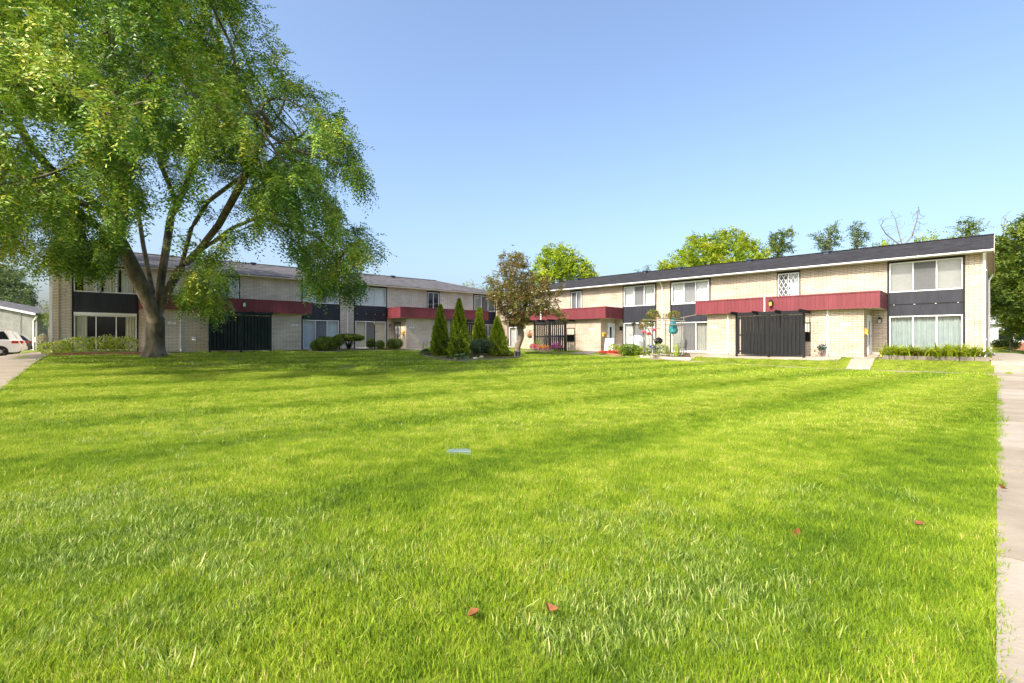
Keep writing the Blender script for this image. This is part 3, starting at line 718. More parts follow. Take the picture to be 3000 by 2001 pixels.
# security light on a thin arm at the canopy's end
# ---------------------------------------------------------------- fences in front of the entry blocks
def fence(B, az, org, zb, sg, s0, s1, off, m, nbeam, gaps, label, back=True, slit=(), bt=.9, hz=2.27, base=0.):
    """slatted screen with header and pergola beams, thing frame = building frame"""
    t = thing('privacy_fence', label, 'fence', (org[0], org[1], zb), az, 'patio fences under the red canopies')
    w = MB(sg); pitch = .185; n = int((s1-s0)/pitch); pitch = (s1-s0)/n
    for i in range(n):
        a = s0+i*pitch; z0 = .06+RNG.uniform(0, .02)
        w.box(a+.012, a+.135, off+.02, off+.042, z0, hz-.03+RNG.uniform(-.01, .01))
    w.build('front_boards', m, t)
    if back:
        w = MB(sg)
        for i in range(n):
            if i in slit: continue
            a = s0+i*pitch; w.box(a+.105, a+.105+.11, off-.045, off-.022, .07, hz-.05)
        w.build('rear_boards', m, t)
    r = MB(sg)
    for z in (.25, 1.18, hz-.14): r.box(s0+.1, s1-.1, off-.02, off+.018, z-.045, z+.045)
    r.build('rail', m, t)
    for s in (s0, (s0+s1)/2, s1):
        MB(sg).box(s-.05, s+.05, off-.05, off+.055, -.45, hz).build('post', m, t)
    h = MB(sg); h.box(s0-.05, s1+.05, off-.03, off+.03, hz+.002, hz+.20); h.build('header_beam', m, t)
    for i in range(nbeam):
        s = s0-.0+(s1-s0)*i/(nbeam-1); p = MB(sg); z1 = hz+.225; z0 = hz+.06
        p.add([(s-.035, 2.06, z0), (s+.035, 2.06, z0), (s+.035, off+bt-.2, z0), (s-.035, off+bt-.2, z0), (s-.035, off+bt, z1-.07), (s+.035, off+bt, z1-.07),
               (s-.035, 2.06, z1), (s+.035, 2.06, z1), (s+.035, off+bt, z1), (s-.035, off+bt, z1)],
              [(0, 3, 2, 1), (3, 4, 5, 2), (4, 9, 8, 5), (6, 7, 8, 9), (0, 1, 7, 6), (0, 6, 9, 4, 3), (1, 2, 5, 8, 7)])
        p.build('pergola_beam', m, t)
    return t
fence(None, azR, PR, ZBR, 1, 6.97, 10.44, 3.2, 'fence', 4, 0, 'charcoal slatted fence with broken slats under the sunlit red canopy, nearest on right', slit=(16,))
fence(None, azR, PR, ZBR, 1, 23.0, 26.14, 3.2, 'fence', 4, 0, 'weathered black fence with see-through gaps behind the flower pots', back=False)
fence(None, azL, PL, ZBL, -1, .70, 4.10, 3.2, 'fence_g', 4, 0, 'dark green-black board fence in shade beside the honey locust', bt=.45)
fence(None, azL, PL, ZBL, -1, 17.9, 21.0, 3.2, 'fence', 4, 0, 'dark fence half hidden behind the cone-shaped cedars', back=False, bt=.5)

# ---------------------------------------------------------------- ground
def axis(lo, hi, st, far, k):
    a = list(np.arange(lo, hi+1e-6, st)); d = st; x = hi
    while x < far: d *= 1.35; x += d; a.append(x)
    d = st; x = lo
    while x > -k: d *= 1.35; x -= d; a.insert(0, x)
    return np.array(a)
gx = axis(-34, 34, .5, 900, 900); gy = axis(-4, 62, .5, 1200, 300)
X, Y = np.meshgrid(gx, gy); Zt = terrain(X, Y)
me = bpy.data.meshes.new('lawn_ground'); nx, ny = len(gx), len(gy)
vs = np.stack([X.ravel(), Y.ravel(), Zt.ravel()], 1)
ii = np.arange(nx*ny).reshape(ny, nx)
fs = np.stack([ii[:-1, :-1].ravel(), ii[:-1, 1:].ravel(), ii[1:, 1:].ravel(), ii[1:, :-1].ravel()], 1)
me.from_pydata(vs.tolist(), [], fs.tolist()); me.update()
turf = mat('turf', (.11, .145, .010), .95, scale=2.2, bump=.6, bscale=60, col2=(.19, .235, .014))
o = link('ground', me, turf, None, True); tag(o, 'gently rising green lawn ground across the courtyard', 'ground', kind='structure')

def sheet(name, fn, us, vs_, m, label, cat, dz=.03, skirt=.15):
    """ground-following slab; fn(u,v)->(x,y)"""
    P = [[fn(u, v) for v in vs_] for u in us]; V = []; Fc = []
    nu, nv = len(us), len(vs_)
    for r in P:
        for p in r: V.append((p[0], p[1], float(terrain(p[0], p[1]))+dz))
    for i in range(nu-1):
        for j in range(nv-1): Fc.append((i*nv+j, (i+1)*nv+j, (i+1)*nv+j+1, i*nv+j+1))
    ring = [i*nv for i in range(nu)]+[(nu-1)*nv+j for j in range(1, nv)]+[i*nv+nv-1 for i in range(nu-2, -1, -1)]+[j for j in range(nv-2, 0, -1)]
    k = len(V)
    for r in ring: V.append((V[r][0], V[r][1], V[r][2]-skirt))
    for i in range(len(ring)): j = (i+1) % len(ring); Fc.append((ring[i], ring[j], k+j, k+i))
    me = bpy.data.meshes.new(name); me.from_pydata(V, [], Fc); me.update()
    o = link(name, me, m); tag(o, label, cat, kind='structure'); return o
lin = lambda a, b, n: [a+(b-a)*i/n for i in range(n+1)]
fR = lambda s, o: (PR+s*dR+o*nR); fL = lambda s, o: (PL+s*dL+o*nL)

# right pavement: runs from under the camera's right to the gable end, panel by panel
e0 = ground_at(2921, 1098)[:2]; e1 = ground_at(2919, 1995)[:2]; pd = unit(e0-e1); pn = np.array([pd[1], -pd[0]])
ext0 = e1-pd*6; Lp_ = float(np.linalg.norm(e0-ext0))
fS = lambda t, w: ext0+pd*t+pn*w
PAVE = [0]
while PAVE[-1] < Lp_-.2: PAVE.append(min(Lp_, PAVE[-1]+1.5))
for i in range(len(PAVE)-1):
    a, b = PAVE[i]+.010, PAVE[i+1]-.010
    o = sheet('pavement', fS, lin(a, b, 3), lin(.0, 1.9, 3), ('concrete', 'slab', 'concrete', 'slab', 'concrete')[(i*7) % 5], 'worn concrete pavement slab along the right edge of the lawn', 'pavement', .02+.003*((i*5) % 3))
    o['group'] = 'pavement slabs right of the lawn'
sheet('driveway', lambda t, w: fR(-.2-t, w), lin(0, 6.5, 12), lin(-16, 3.6, 50), 'slab', 'concrete drive past the gable end on the right', 'driveway', .03)
sheet('driveway', lambda t, w: fR(-.3-t, w), lin(0, 6.3, 12), lin(3.61, 5.2, 10), 'concrete', 'concrete apron joining pavement and drive on the right', 'driveway', .028)
# path along the right terrace and its branches
sheet('path', fR, lin(-.6, 33, 60), lin(4.55, 5.05, 2), 'concrete', 'narrow concrete path along the foot of the right terrace', 'path', .022)
sheet('path', fR, lin(3.9, 4.85, 4), lin(.0, 4.54, 8), 'slab', 'concrete walk into the right entry recess', 'path', .03)
sheet('path', fR, lin(12.7, 14.9, 5), lin(.1, 4.54, 8), 'slab', 'concrete walk to the sliding door beside the rose trellis', 'path', .03)
sheet('path', fR, lin(5.31, 12.69, 12), lin(2.03, 3.5, 3), 'slab', 'pale concrete strip under the charcoal fence', 'path', .028)
sheet('path', fR, lin(20.0, 21.4, 4), lin(.1, 4.54, 8), 'slab', 'concrete walk to the white door in the far recess', 'path', .03)
sheet('path', fR, lin(29.6, 33, 6), lin(.05, 3.4, 6), 'slab', 'concrete patio before the far white sliding door', 'path', .03)
# path along the left terrace
sheet('path', fL, lin(-6.0, 27, 60), lin(4.6, 5.1, 2), 'concrete', 'narrow concrete path along the foot of the left terrace', 'path', .022)
sheet('path', fL, lin(6.6, 8.2, 4), lin(.1, 4.59, 8), 'slab', 'concrete walk to the blue-blinded sliding door', 'path', .03)
sheet('path', fL, lin(-2.5, -1.2, 4), lin(.1, 4.59, 8), 'slab', 'concrete walk and step behind the big trunk', 'path', .03)
sheet('path', fL, lin(13.9, 15.6, 4), lin(.1, 4.59, 8), 'slab', 'concrete walk to the barred white door', 'path', .03)
# left drive and parking court
q0 = ground_at(138, 1043)[:2]; q1 = ground_at(4, 1143)[:2]; qd = unit(q0-q1); qn = np.array([-qd[1], qd[0]])
if qn[0] > 0: qn = -qn
sheet('driveway', lambda t, w: q1+qd*t+qn*w, lin(-14, float(np.linalg.norm(q0-q1))+14, 40), [0, 1.5, 3, 5, 7, 9, 12], 'concrete', 'sunlit concrete drive along the left edge of the lawn', 'driveway', .022)

# ---------------------------------------------------------------- grass: real blades on instanced clumps
def clump_mesh(name, nb, rad, h, w, lean, seed):
    r = np.random.default_rng(seed); V = []; Fc = []; T = []
    for i in range(nb):
        a = r.uniform(0, 2*np.pi); q = rad*np.sqrt(r.uniform()); x, y = q*np.cos(a), q*np.sin(a)
        hh = h*r.uniform(.55, 1.25); th = r.uniform(0, 2*np.pi); l = hh*r.uniform(.15, .8)
        dx, dy = np.cos(th)*l+lean*hh, np.sin(th)*l; ww = w*r.uniform(.7, 1.3)
        fx, fy = -np.sin(th+r.normal(0, .5)), np.cos(th+r.normal(0, .5)); n = np.hypot(fx, fy); fx /= n; fy /= n
        k = len(V)
        for f, wf in ((0, 1.), (.55, .8), (1., .08)):
            cx, cy, cz = x+dx*f*f, y+dy*f*f, hh*f*(1-.25*f*min(1, l/hh))-.012*(f == 0)
            V += [(cx-fx*ww*wf/2, cy-fy*ww*wf/2, cz), (cx+fx*ww*wf/2, cy+fy*ww*wf/2, cz)]
        Fc += [(k, k+1, k+3, k+2), (k+2, k+3, k+5, k+4)]; t = np.clip(r.normal(.45, .2), 0, .92)
        if r.uniform() < .05: t = 1.
        T += [t]*6
    me = bpy.data.meshes.new(name); me.from_pydata(V, [], Fc); me.update()
    a = me.attributes.new('tint', 'FLOAT', 'POINT'); a.data.foreach_set('value', np.array(T, np.float32)); return me
def grass_mat():
    m = leaf_mat('grass_blade', [(.060, .125, .010), (.195, .300, .014), (.350, .435, .028), (.58, .50, .16)], .35, .6)
    n = m.node_tree; L = n.links; rp = [x for x in n.nodes if x.type == 'VALTORGB'][0]; b = n.nodes['Principled BSDF']; tr = [x for x in n.nodes if x.type == 'BSDF_TRANSLUCENT'][0]
    rp.color_ramp.elements[2].position = .86; rp.color_ramp.elements[1].position = .45
    ge = n.nodes.new('ShaderNodeNewGeometry'); nz = n.nodes.new('ShaderNodeTexNoise'); nz.inputs['Scale'].default_value = .55; nz.inputs['Detail'].default_value = 7; nz.inputs['Roughness'].default_value = .6
    L.new(ge.outputs['Position'], nz.inputs['Vector'])
    mr = n.nodes.new('ShaderNodeMapRange'); mr.inputs[1].default_value = .28; mr.inputs[2].default_value = .72; mr.inputs[3].default_value = -.13; mr.inputs[4].default_value = .17
    L.new(nz.outputs[0], mr.inputs[0])
    at_ = [x for x in n.nodes if x.type == 'ATTRIBUTE'][0]
    ad = n.nodes.new('ShaderNodeMath'); ad.operation = 'ADD'; L.new(at_.outputs['Fac'], ad.inputs[0]); L.new(mr.outputs[0], ad.inputs[1])
    # mowing stripes: the nap's light and dark painted into the tint, fixed to ground
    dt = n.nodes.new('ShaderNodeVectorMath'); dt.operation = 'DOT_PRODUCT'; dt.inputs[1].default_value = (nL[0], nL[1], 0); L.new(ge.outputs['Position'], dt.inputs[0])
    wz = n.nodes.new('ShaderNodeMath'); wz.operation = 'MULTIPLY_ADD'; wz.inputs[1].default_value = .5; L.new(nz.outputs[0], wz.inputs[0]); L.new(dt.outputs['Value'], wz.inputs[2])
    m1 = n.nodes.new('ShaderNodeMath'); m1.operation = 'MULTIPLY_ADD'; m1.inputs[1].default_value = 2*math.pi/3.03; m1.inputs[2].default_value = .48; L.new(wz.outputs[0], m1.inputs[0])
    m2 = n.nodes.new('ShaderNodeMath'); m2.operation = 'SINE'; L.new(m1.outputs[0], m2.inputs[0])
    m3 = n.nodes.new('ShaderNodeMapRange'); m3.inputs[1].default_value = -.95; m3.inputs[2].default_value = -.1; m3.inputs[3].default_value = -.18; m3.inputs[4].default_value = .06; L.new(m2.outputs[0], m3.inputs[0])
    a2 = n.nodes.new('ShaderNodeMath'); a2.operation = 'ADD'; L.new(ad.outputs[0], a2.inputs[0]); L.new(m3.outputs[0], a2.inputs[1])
    n2 = n.nodes.new('ShaderNodeTexNoise'); n2.inputs['Scale'].default_value = .13; n2.inputs['Detail'].default_value = 3; L.new(ge.outputs['Position'], n2.inputs['Vector'])
    r2 = n.nodes.new('ShaderNodeMapRange'); r2.inputs[1].default_value = .35; r2.inputs[2].default_value = .65; r2.inputs[3].default_value = -.03; r2.inputs[4].default_value = .05; L.new(n2.outputs[0], r2.inputs[0])
    a3 = n.nodes.new('ShaderNodeMath'); a3.operation = 'ADD'; L.new(a2.outputs[0], a3.inputs[0]); L.new(r2.outputs[0], a3.inputs[1])
    n4 = n.nodes.new('ShaderNodeTexNoise'); n4.inputs['Scale'].default_value = 3.2; n4.inputs['Detail'].default_value = 5; L.new(ge.outputs['Position'], n4.inputs['Vector'])
    r4 = n.nodes.new('ShaderNodeMapRange'); r4.inputs[1].default_value = .3; r4.inputs[2].default_value = .7; r4.inputs[3].default_value = -.2; r4.inputs[4].default_value = .2; L.new(n4.outputs[0], r4.inputs[0])
    a4 = n.nodes.new('ShaderNodeMath'); a4.operation = 'ADD'; L.new(a3.outputs[0], a4.inputs[0]); L.new(r4.outputs[0], a4.inputs[1])
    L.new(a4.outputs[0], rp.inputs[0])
    vm = n.nodes.new('ShaderNodeVectorMath'); vm.operation = 'MULTIPLY_ADD'; vm.inputs[1].default_value = (.9, .9, .9); vm.inputs[2].default_value = (0, 0, .42); L.new(ge.outputs['Normal'], vm.inputs[0])
    vn = n.nodes.new('ShaderNodeVectorMath'); vn.operation = 'NORMALIZE'; L.new(vm.outputs[0], vn.inputs[0]); L.new(vn.outputs[0], b.inputs['Normal'])
    b.inputs['Specular IOR Level'].default_value = .12
    return m
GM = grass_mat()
CG = leaf_mat('weed_blade', [(.07, .125, .020), (.19, .285, .045), (.34, .43, .085), (.58, .54, .22)], .3, .5)
def grass_object(name, label, P, rot, scl, idx, clumps, gm=None):
    gm = gm or GM
    me = bpy.data.meshes.new(name); me.vertices.add(len(P)); me.vertices.foreach_set('co', P.astype(np.float32).ravel()); me.update()
    a = me.attributes.new('rot', 'FLOAT_VECTOR', 'POINT'); a.data.foreach_set('vector', rot.astype(np.float32).ravel())
    a = me.attributes.new('scl', 'FLOAT', 'POINT'); a.data.foreach_set('value', scl.astype(np.float32))
    a = me.attributes.new('idx', 'INT', 'POINT'); a.data.foreach_set('value', idx.astype(np.int32))
    o = link(name, me, gm); tag(o, label, 'grass', kind='stuff')
    g = bpy.data.node_groups.new(name+'_nodes', 'GeometryNodeTree')
    g.interface.new_socket('Geometry', in_out='INPUT', socket_type='NodeSocketGeometry'); g.interface.new_socket('Geometry', in_out='OUTPUT', socket_type='NodeSocketGeometry')
    ni = g.nodes.new('NodeGroupInput'); no = g.nodes.new('NodeGroupOutput'); ip = g.nodes.new('GeometryNodeInstanceOnPoints')
    mp = g.nodes.new('GeometryNodeMeshToPoints'); g.links.new(ni.outputs[0], mp.inputs['Mesh']); g.links.new(mp.outputs[0], ip.inputs['Points'])
    cl = bpy.data.collections.new(name+'_clumps')
    for k, c in enumerate(clumps):
        co = bpy.data.objects.new('%s_clump_%02d' % (name, k), c); c.materials.clear(); c.materials.append(gm); cl.objects.link(co)
    ci = g.nodes.new('GeometryNodeCollectionInfo'); ci.inputs['Collection'].default_value = cl; ci.inputs['Separate Children'].default_value = True; ci.inputs['Reset Children'].default_value = True
    g.links.new(ci.outputs[0], ip.inputs['Instance']); ip.inputs['Pick Instance'].default_value = True
    def attr(n_, ty, sock):
        x = g.nodes.new('GeometryNodeInputNamedAttribute'); x.data_type = ty; x.inputs['Name'].default_value = n_; g.links.new(x.outputs['Attribute'], sock)
    attr('rot', 'FLOAT_VECTOR', ip.inputs['Rotation']); attr('scl', 'FLOAT', ip.inputs['Scale']); attr('idx', 'INT', ip.inputs['Instance Index'])
    g.links.new(ip.outputs[0], no.inputs[0])
    md = o.modifiers.new('blades', 'NODES'); md.node_group = g
    return o
def inside_lawn(x, y):
    u, sl, v, sr = uv(x, y)
    w = (x-ext0[0])*pn[0]+(y-ext0[1])*pn[1]                     # right pavement
    k = w < -.02
    wq = (x-q1[0])*qn[0]+(y-q1[1])*qn[1]; k &= wq < -.05         # left drive
    k &= ~((v < 5.08) & (v > 4.52) & (sr > -.6))                  # right path
    k &= ~((v < 4.6) & (sr > 3.8) & (sr < 5.05)); k &= ~((v < 4.6) & (sr > 12.65) & (sr < 14.95)); k &= ~((v < 4.6) & (sr > 19.9) & (sr < 21.45)); k &= ~((v < 3.5) & (sr > 29.3))
    k &= ~((v < 3.45) & (sr > 5.2) & (sr < 12.7)); k &= ~((v < 2.5) & (sr > -1))
    k &= ~((v < 3.4) & (sr > -1) & (sr < 3.8))
    k &= ~((u < 5.12) & (u > 4.57) & (sl > -6) & (sl < 27))
    for a, b in ((6.55, 8.25), (-2.55, -1.15), (13.85, 15.65)): k &= ~((u < 4.6) & (sl > a) & (sl < b))
    k &= ~((u < 2.1) & (sl > -6.4)); k &= ~((u < 4.6) & (sl > -6.6) & (sl < -2.5)); k &= ~((u < 3.6) & (sl > 8.2) & (sl < 13.9))
    k &= ~((v < 4.55) & (sr > 14.9) & (sr < 20) & (v < 3.7))
    k &= (v > -1) | (sr < -7)
    k &= ~((np.abs(x-UC[0]) < .15) & (np.abs(y-UC[1]) < .12))
    return k
UC = ground_at(1345, 1325)
def scatter(n, y0, y1, power=1.):
    y = y0+(y1-y0)*RNG.uniform(0, 1, n)**power
    x = RNG.uniform(-1.08, 1.08, n)*y
    w = RNG.uniform(0, 1, n) < y/y1
    return x[w], y[w]
def mow(x, y):
    """mowing direction alternates from one pass to the next"""
    u = uv(x, y)[0]; return np.floor((u+.12*np.sin(x*.5))/1.45) % 2
azD = math.atan2(dL[1], dL[0])
def grass_band(name, label, n, y0, y1, clumps, s0, s1, leanrot=.5):
    x, y = scatter(n, y0, y1); k = inside_lawn(x, y); x, y = x[k], y[k]; z = terrain(x, y)
    st = mow(x, y); rz = azD+np.where(st > 0, 0, math.pi)+RNG.normal(0, .9, len(x))
    rot = np.stack([RNG.normal(0, .06, len(x)), RNG.normal(0, .06, len(x)), rz], 1)
    hn = .5+.5*np.sin(x*1.7+np.sin(y*1.3)*2)*np.sin(y*1.9+np.sin(x*.8))
    scl = (s0+(s1-s0)*hn)*RNG.uniform(.8, 1.2, len(x))*np.where(st > 0, 1.06, .96)
    grass_object(name, label, np.stack([x, y, z], 1), rot, scl, RNG.integers(0, len(clumps), len(x)), clumps)
near = [clump_mesh('blades', 46, .070, .046, .0036, .2, 10+i) for i in range(6)]
mid_ = [clump_mesh('blades', 70, .14, .050, .0065, .3, 30+i) for i in range(5)]
far_ = [clump_mesh('blades', 70, .30, .055, .016, .4, 50+i) for i in range(5)]
coarse = [clump_mesh('blades', 30, .10, .062, .0065, .15, 70+i) for i in range(4)]
def coarse_patches():
    xs, ys = [], []
    for px, py, sp, n in ((300, 1480, .7, 420), (120, 1640, .45, 260), (650, 1560, .5, 240), (1000, 1700, .4, 150), (1900, 1560, .5, 200), (2200, 1750, .4, 190), (2500, 1500, .5, 120), (1450, 1240, .9, 170), (700, 1260, 1.1, 260), (250, 1230, 1.2, 260), (1750, 1850, .3, 110), (400, 1850, .3, 120)):
        c = ground_at(px, py); xs.append(c[0]+RNG.normal(0, sp, n)); ys.append(c[1]+RNG.normal(0, sp*.8, n))
    x, y = np.concatenate(xs), np.concatenate(ys); k = inside_lawn(x, y) & (y > 1.7); x, y = x[k], y[k]
    rot = np.stack([RNG.normal(0, .15, len(x)), RNG.normal(0, .15, len(x)), RNG.uniform(0, 6.3, len(x))], 1)
    grass_object('coarse_grass', 'coarser paler tufts of weedy grass scattered over the near lawn', np.stack([x, y, terrain(x, y)], 1), rot, RNG.uniform(.6, 1.15, len(x)), RNG.integers(0, 4, len(x)), coarse, CG)
coarse_patches()
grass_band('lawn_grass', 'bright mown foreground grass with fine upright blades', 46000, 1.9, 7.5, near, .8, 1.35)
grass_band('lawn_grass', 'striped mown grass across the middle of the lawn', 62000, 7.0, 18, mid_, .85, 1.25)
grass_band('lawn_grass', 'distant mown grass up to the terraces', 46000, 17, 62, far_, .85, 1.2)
# ---------------------------------------------------------------- big honey locust
LOC = leaf_mat('locust_leaf', [(.020, .060, .008), (.080, .180, .013), (.225, .350, .022), (.50, .47, .06)], .16, .45)
HB = ground_at(452, 1046); HZ = float(HB[1])
hpoly = [(-260, -120), (0, -330), (330, -430), (560, -330), (700, -140), (740, 10), (700, 40), (770, 105), (800, 150), (850, 180), (868, 250), (945, 262), (1015, 310), (1055, 375), (1030, 400), (1058, 455), (1072, 520), (1085, 580), (1060, 618), (1012, 560), (1000, 625),
         (1085, 655), (1128, 745), (1060, 720), (1080, 800), (1050, 838), (1005, 800), (985, 745), (960, 800), (935, 870), (890, 850), (880, 790), (850, 770), (820, 700), (780, 690), (745, 665), (722, 700), (715, 760), (690, 830), (690, 900), (655, 925), (610, 905), (585, 870), (545, 850), (510, 860), (480, 780), (440, 770), (390, 770),
         (350, 800), (290, 770), (240, 790), (190, 770), (140, 760), (120, 790), (60, 770), (0, 740), (-120, 730), (-330, 720), (-640, 600), (-760, 250), (-520, -120)]
Ah = np.concatenate([crown_points(hpoly, HZ-4.8, 10500, 9.6), crown_points([(-420, 250), (120, 180), (260, 320), (200, 540), (80, 680), (-300, 690)], HZ-10.5, 1100, 3.2)])
void = np.sin(Ah[:, 0]*1.25+1)*np.sin(Ah[:, 1]*1.1+.6)*np.sin(Ah[:, 2]*1.35)+.35*np.sin(Ah[:, 0]*2.7+Ah[:, 2]*2.1)
pxh = CX+Ah[:, 0]/Ah[:, 1]*F; pyh = CY-(Ah[:, 2]-CAMZ)/Ah[:, 1]*F
open_ = ((pxh > 230) & (pxh < 740) & (pyh > 420+.15*np.abs(pxh-480)) & (Ah[:, 1] < HZ+1.8)) | ((pxh > 20) & (pxh < 230) & (pyh > 330) & (pyh < 500))
Ah = Ah[(void > -.08) & ~(open_ & (RNG.uniform(0, 1, len(Ah)) < .93))]
zz = Ah[:, 2]; Ah = Ah[~((zz < 3.2) & (np.abs(Ah[:, 0]-HB[0]) < 1.2) & (RNG.uniform(0, 1, len(zz)) < .8))]
drp = crown_points([(500, 850), (560, 780), (640, 800), (690, 860), (680, 905), (640, 935), (590, 915), (540, 900)], HZ-3.5, 260, 1.5)
drp2 = crown_points([(160, 690), (330, 680), (360, 770), (300, 800), (230, 810), (150, 780)], HZ-4.0, 200, 1.5)
drp3 = crown_points([(880, 760), (1000, 720), (1075, 800), (1040, 880), (960, 860), (900, 870)], HZ-1.5, 260, 1.5)
Ah = np.concatenate([Ah, drp, drp2, drp3])
ch = [(px_chain([(452, 1052, 0), (455, 990, 0), (456, 938, 0)], HZ), None, None),
      (px_chain([(440, 895, -.2), (412, 830, -.4), (382, 770, -.7), (352, 712, -.9), (335, 670, -1.0)], HZ), 0, 2),
      (px_chain([(300, 620, -1.2), (250, 570, -2), (170, 520, -2.8), (90, 430, -3.4), (20, 300, -3.6)], HZ), 1, 4),
      (px_chain([(362, 640, -.8), (372, 575, -.4), (330, 470, -.2), (300, 330, .3), (290, 150, .8)], HZ), 1, 4),
      (px_chain([(474, 892, .1), (500, 835, .3), (530, 785, .6), (575, 742, .7), (620, 712, .9), (680, 668, 1.0), (760, 635, 1.4), (840, 660, 1.9), (930, 690, 2.1)], HZ), 0, 2),
      (px_chain([(464, 880, .5), (475, 800, .9), (488, 720, 1.2), (500, 640, 1.6), (520, 600, 1.9), (470, 480, 2.4), (450, 330, 2.6), (420, 120, 2.8)], HZ), 0, 2),
      (px_chain([(560, 670, .4), (610, 590, .2), (690, 530, -.4), (800, 470, -.8), (900, 380, -1)], HZ), 4, 2),
      (px_chain([(450, 870, .5), (436, 800, 1.2), (420, 720, 2.0), (405, 620, 2.8), (360, 480, 3.4), (250, 300, 4.2)], HZ), 0, 2),
      (px_chain([(545, 540, 1.2), (590, 420, .9), (640, 280, .6), (650, 120, .3)], HZ), 5, 3),
      (px_chain([(200, 600, 1.5), (80, 600, 2.6), (-80, 520, 3)], HZ), 1, 3),
      (px_chain([(360, 640, -2.2), (340, 540, -4.0), (320, 430, -5.8), (310, 300, -7.4)], HZ), 1, 3),
      (px_chain([(640, 660, -1.), (690, 570, -2.6), (740, 470, -4.4), (780, 380, -5.8)], HZ), 4, 3),
      (px_chain([(592, 748, -.6), (608, 772, -1.6), (612, 812, -2.6), (606, 860, -3.2)], HZ), 4, 3),
      (px_chain([(960, 730, 1.4), (985, 770, .2), (985, 820, -.8)], HZ), 4, 8),
      (px_chain([(250, 600, -3.0), (120, 540, -5.5), (0, 480, -7.5)], HZ), 2, 0)]
Nh, ph = colonize(Ah, ch, .32, 2.6, .55, 170)
tree('honey_locust', 'huge spreading honey locust with forked trunk and feathery drooping green leaves', 'tree', HB, Nh, ph, 'bark', .010, 2.6, .39, LOC,
     dict(k=13, n=11, spray=.60, ln=.13, wd=.050, droop=.55, spread=.75, along=.5, jit=.16, sag=.45, rthr=.026, yellow=.012), flare=.75)

# ---------------------------------------------------------------- hawthorn in the far corner
HAW = leaf_mat('hawthorn_leaf', [(.10, .065, .022), (.19, .130, .036), (.19, .22, .04), (.36, .26, .10)], .3, .6)
TB = ground_at(1514, 1039); TZ = float(TB[1])
tpoly = [(1470, 745), (1530, 738), (1552, 770), (1548, 800), (1600, 815), (1625, 845), (1660, 828), (1645, 860), (1610, 870), (1645, 900), (1665, 930), (1650, 945), (1620, 925), (1560, 925), (1545, 950), (1520, 960), (1475, 950), (1465, 920), (1440, 885), (1420, 862), (1432, 835), (1425, 812), (1465, 800), (1460, 770)]
At = crown_points(tpoly, TZ, 1300, 2.6)
cht = [(px_chain([(1514, 1044, 0), (1516, 1018, 0), (1527, 985, 0), (1525, 962, 0)], TZ), None, None),
       (px_chain([(1512, 930, .2), (1500, 890, .4), (1490, 840, .3), (1500, 780, 0)], TZ), 0, 3),
       (px_chain([(1550, 925, -.2), (1580, 900, -.5), (1620, 885, -.6)], TZ), 0, 3),
       (px_chain([(1535, 920, .5), (1545, 870, .7), (1560, 830, .6)], TZ), 0, 3),
       (px_chain([(1490, 930, -.6), (1460, 890, -1)], TZ), 0, 3)]
Nt, pt = colonize(At, cht, .17, 1.3, .26, 120)
tree('hawthorn_tree', 'small reddish-brown leaved tree with bent pale trunk in the far corner', 'tree', TB, Nt, pt, 'bark_t', .008, 2.3, .20, HAW,
     dict(k=6, n=6, spray=.24, ln=.10, wd=.07, droop=.05, spread=.9, along=.4, jit=.10, sag=.1, rthr=.018, yellow=.04), flare=.25)

# ---------------------------------------------------------------- trees beyond the roofs and at the sides
YG = leaf_mat('yellow_green_leaf', [(.08, .15, .010), (.19, .29, .014), (.34, .43, .018), (.45, .40, .06)], .35, .5)
MG = leaf_mat('mid_green_leaf', [(.030, .058, .010), (.075, .125, .015), (.145, .200, .020), (.26, .26, .04)], .3, .5)
DG = leaf_mat('blue_green_leaf', [(.040, .075, .034), (.090, .140, .052), (.150, .200, .070), (.2, .24, .1)], .25, .6)
FG = leaf_mat('far_green_leaf', [(.045, .08, .028), (.10, .15, .04), (.18, .22, .055), (.25, .27, .08)], .3, .6)
def far_tree(name, label, Z, poly, base_px, leafm, n_att, depth, leaf=.3, k=9, nn=6, rmax=.3, step=.5, group=None, bark='bark', spray=.7, limbs=(), droop=.15, kill=1.0, infl=4.5):
    A = crown_points(poly, Z, n_att, depth); top = A[:, 2].max(); b = at(base_px, 1000, Z); gzv = float(terrain(b[0], b[1])); b[2] = gzv-.1
    lo = A[:, 2].min(); c = A.mean(0)
    tr = [b, np.array([b[0], Z, gzv+(lo-gzv)*.5]), np.array([b[0]*.8+c[0]*.2, Z, lo+.2]), np.array([c[0]*.6+b[0]*.4, Z, lo*.4+c[2]*.6])]
    chs = [(tr, None, None)]+[([at(x, y, Z+dz) for x, y, dz in l], 0, 2) for l in limbs]
    N, p = colonize(A, chs, step, infl, kill, 90)
    return tree(name, label, 'tree', b, N, p, bark, .02, 2.3, rmax, leafm, dict(k=k, n=nn, spray=spray, ln=leaf, wd=leaf*.55, droop=droop, spread=.9, along=.4, jit=leaf*.9, sag=.2, rthr=.07), group=group, flare=.3)
GB = 'trees beyond the right-hand roof'
far_tree('maple_tree', 'dense yellow-green maple rising behind the far corner of the roofs', 68, [(1568, 760), (1585, 725), (1610, 715), (1640, 722), (1660, 718), (1680, 735), (1700, 750), (1722, 752), (1735, 775), (1755, 805), (1740, 840), (1560, 850), (1555, 800)], 1640, YG, 900, 4.5, .36, 9, 6)
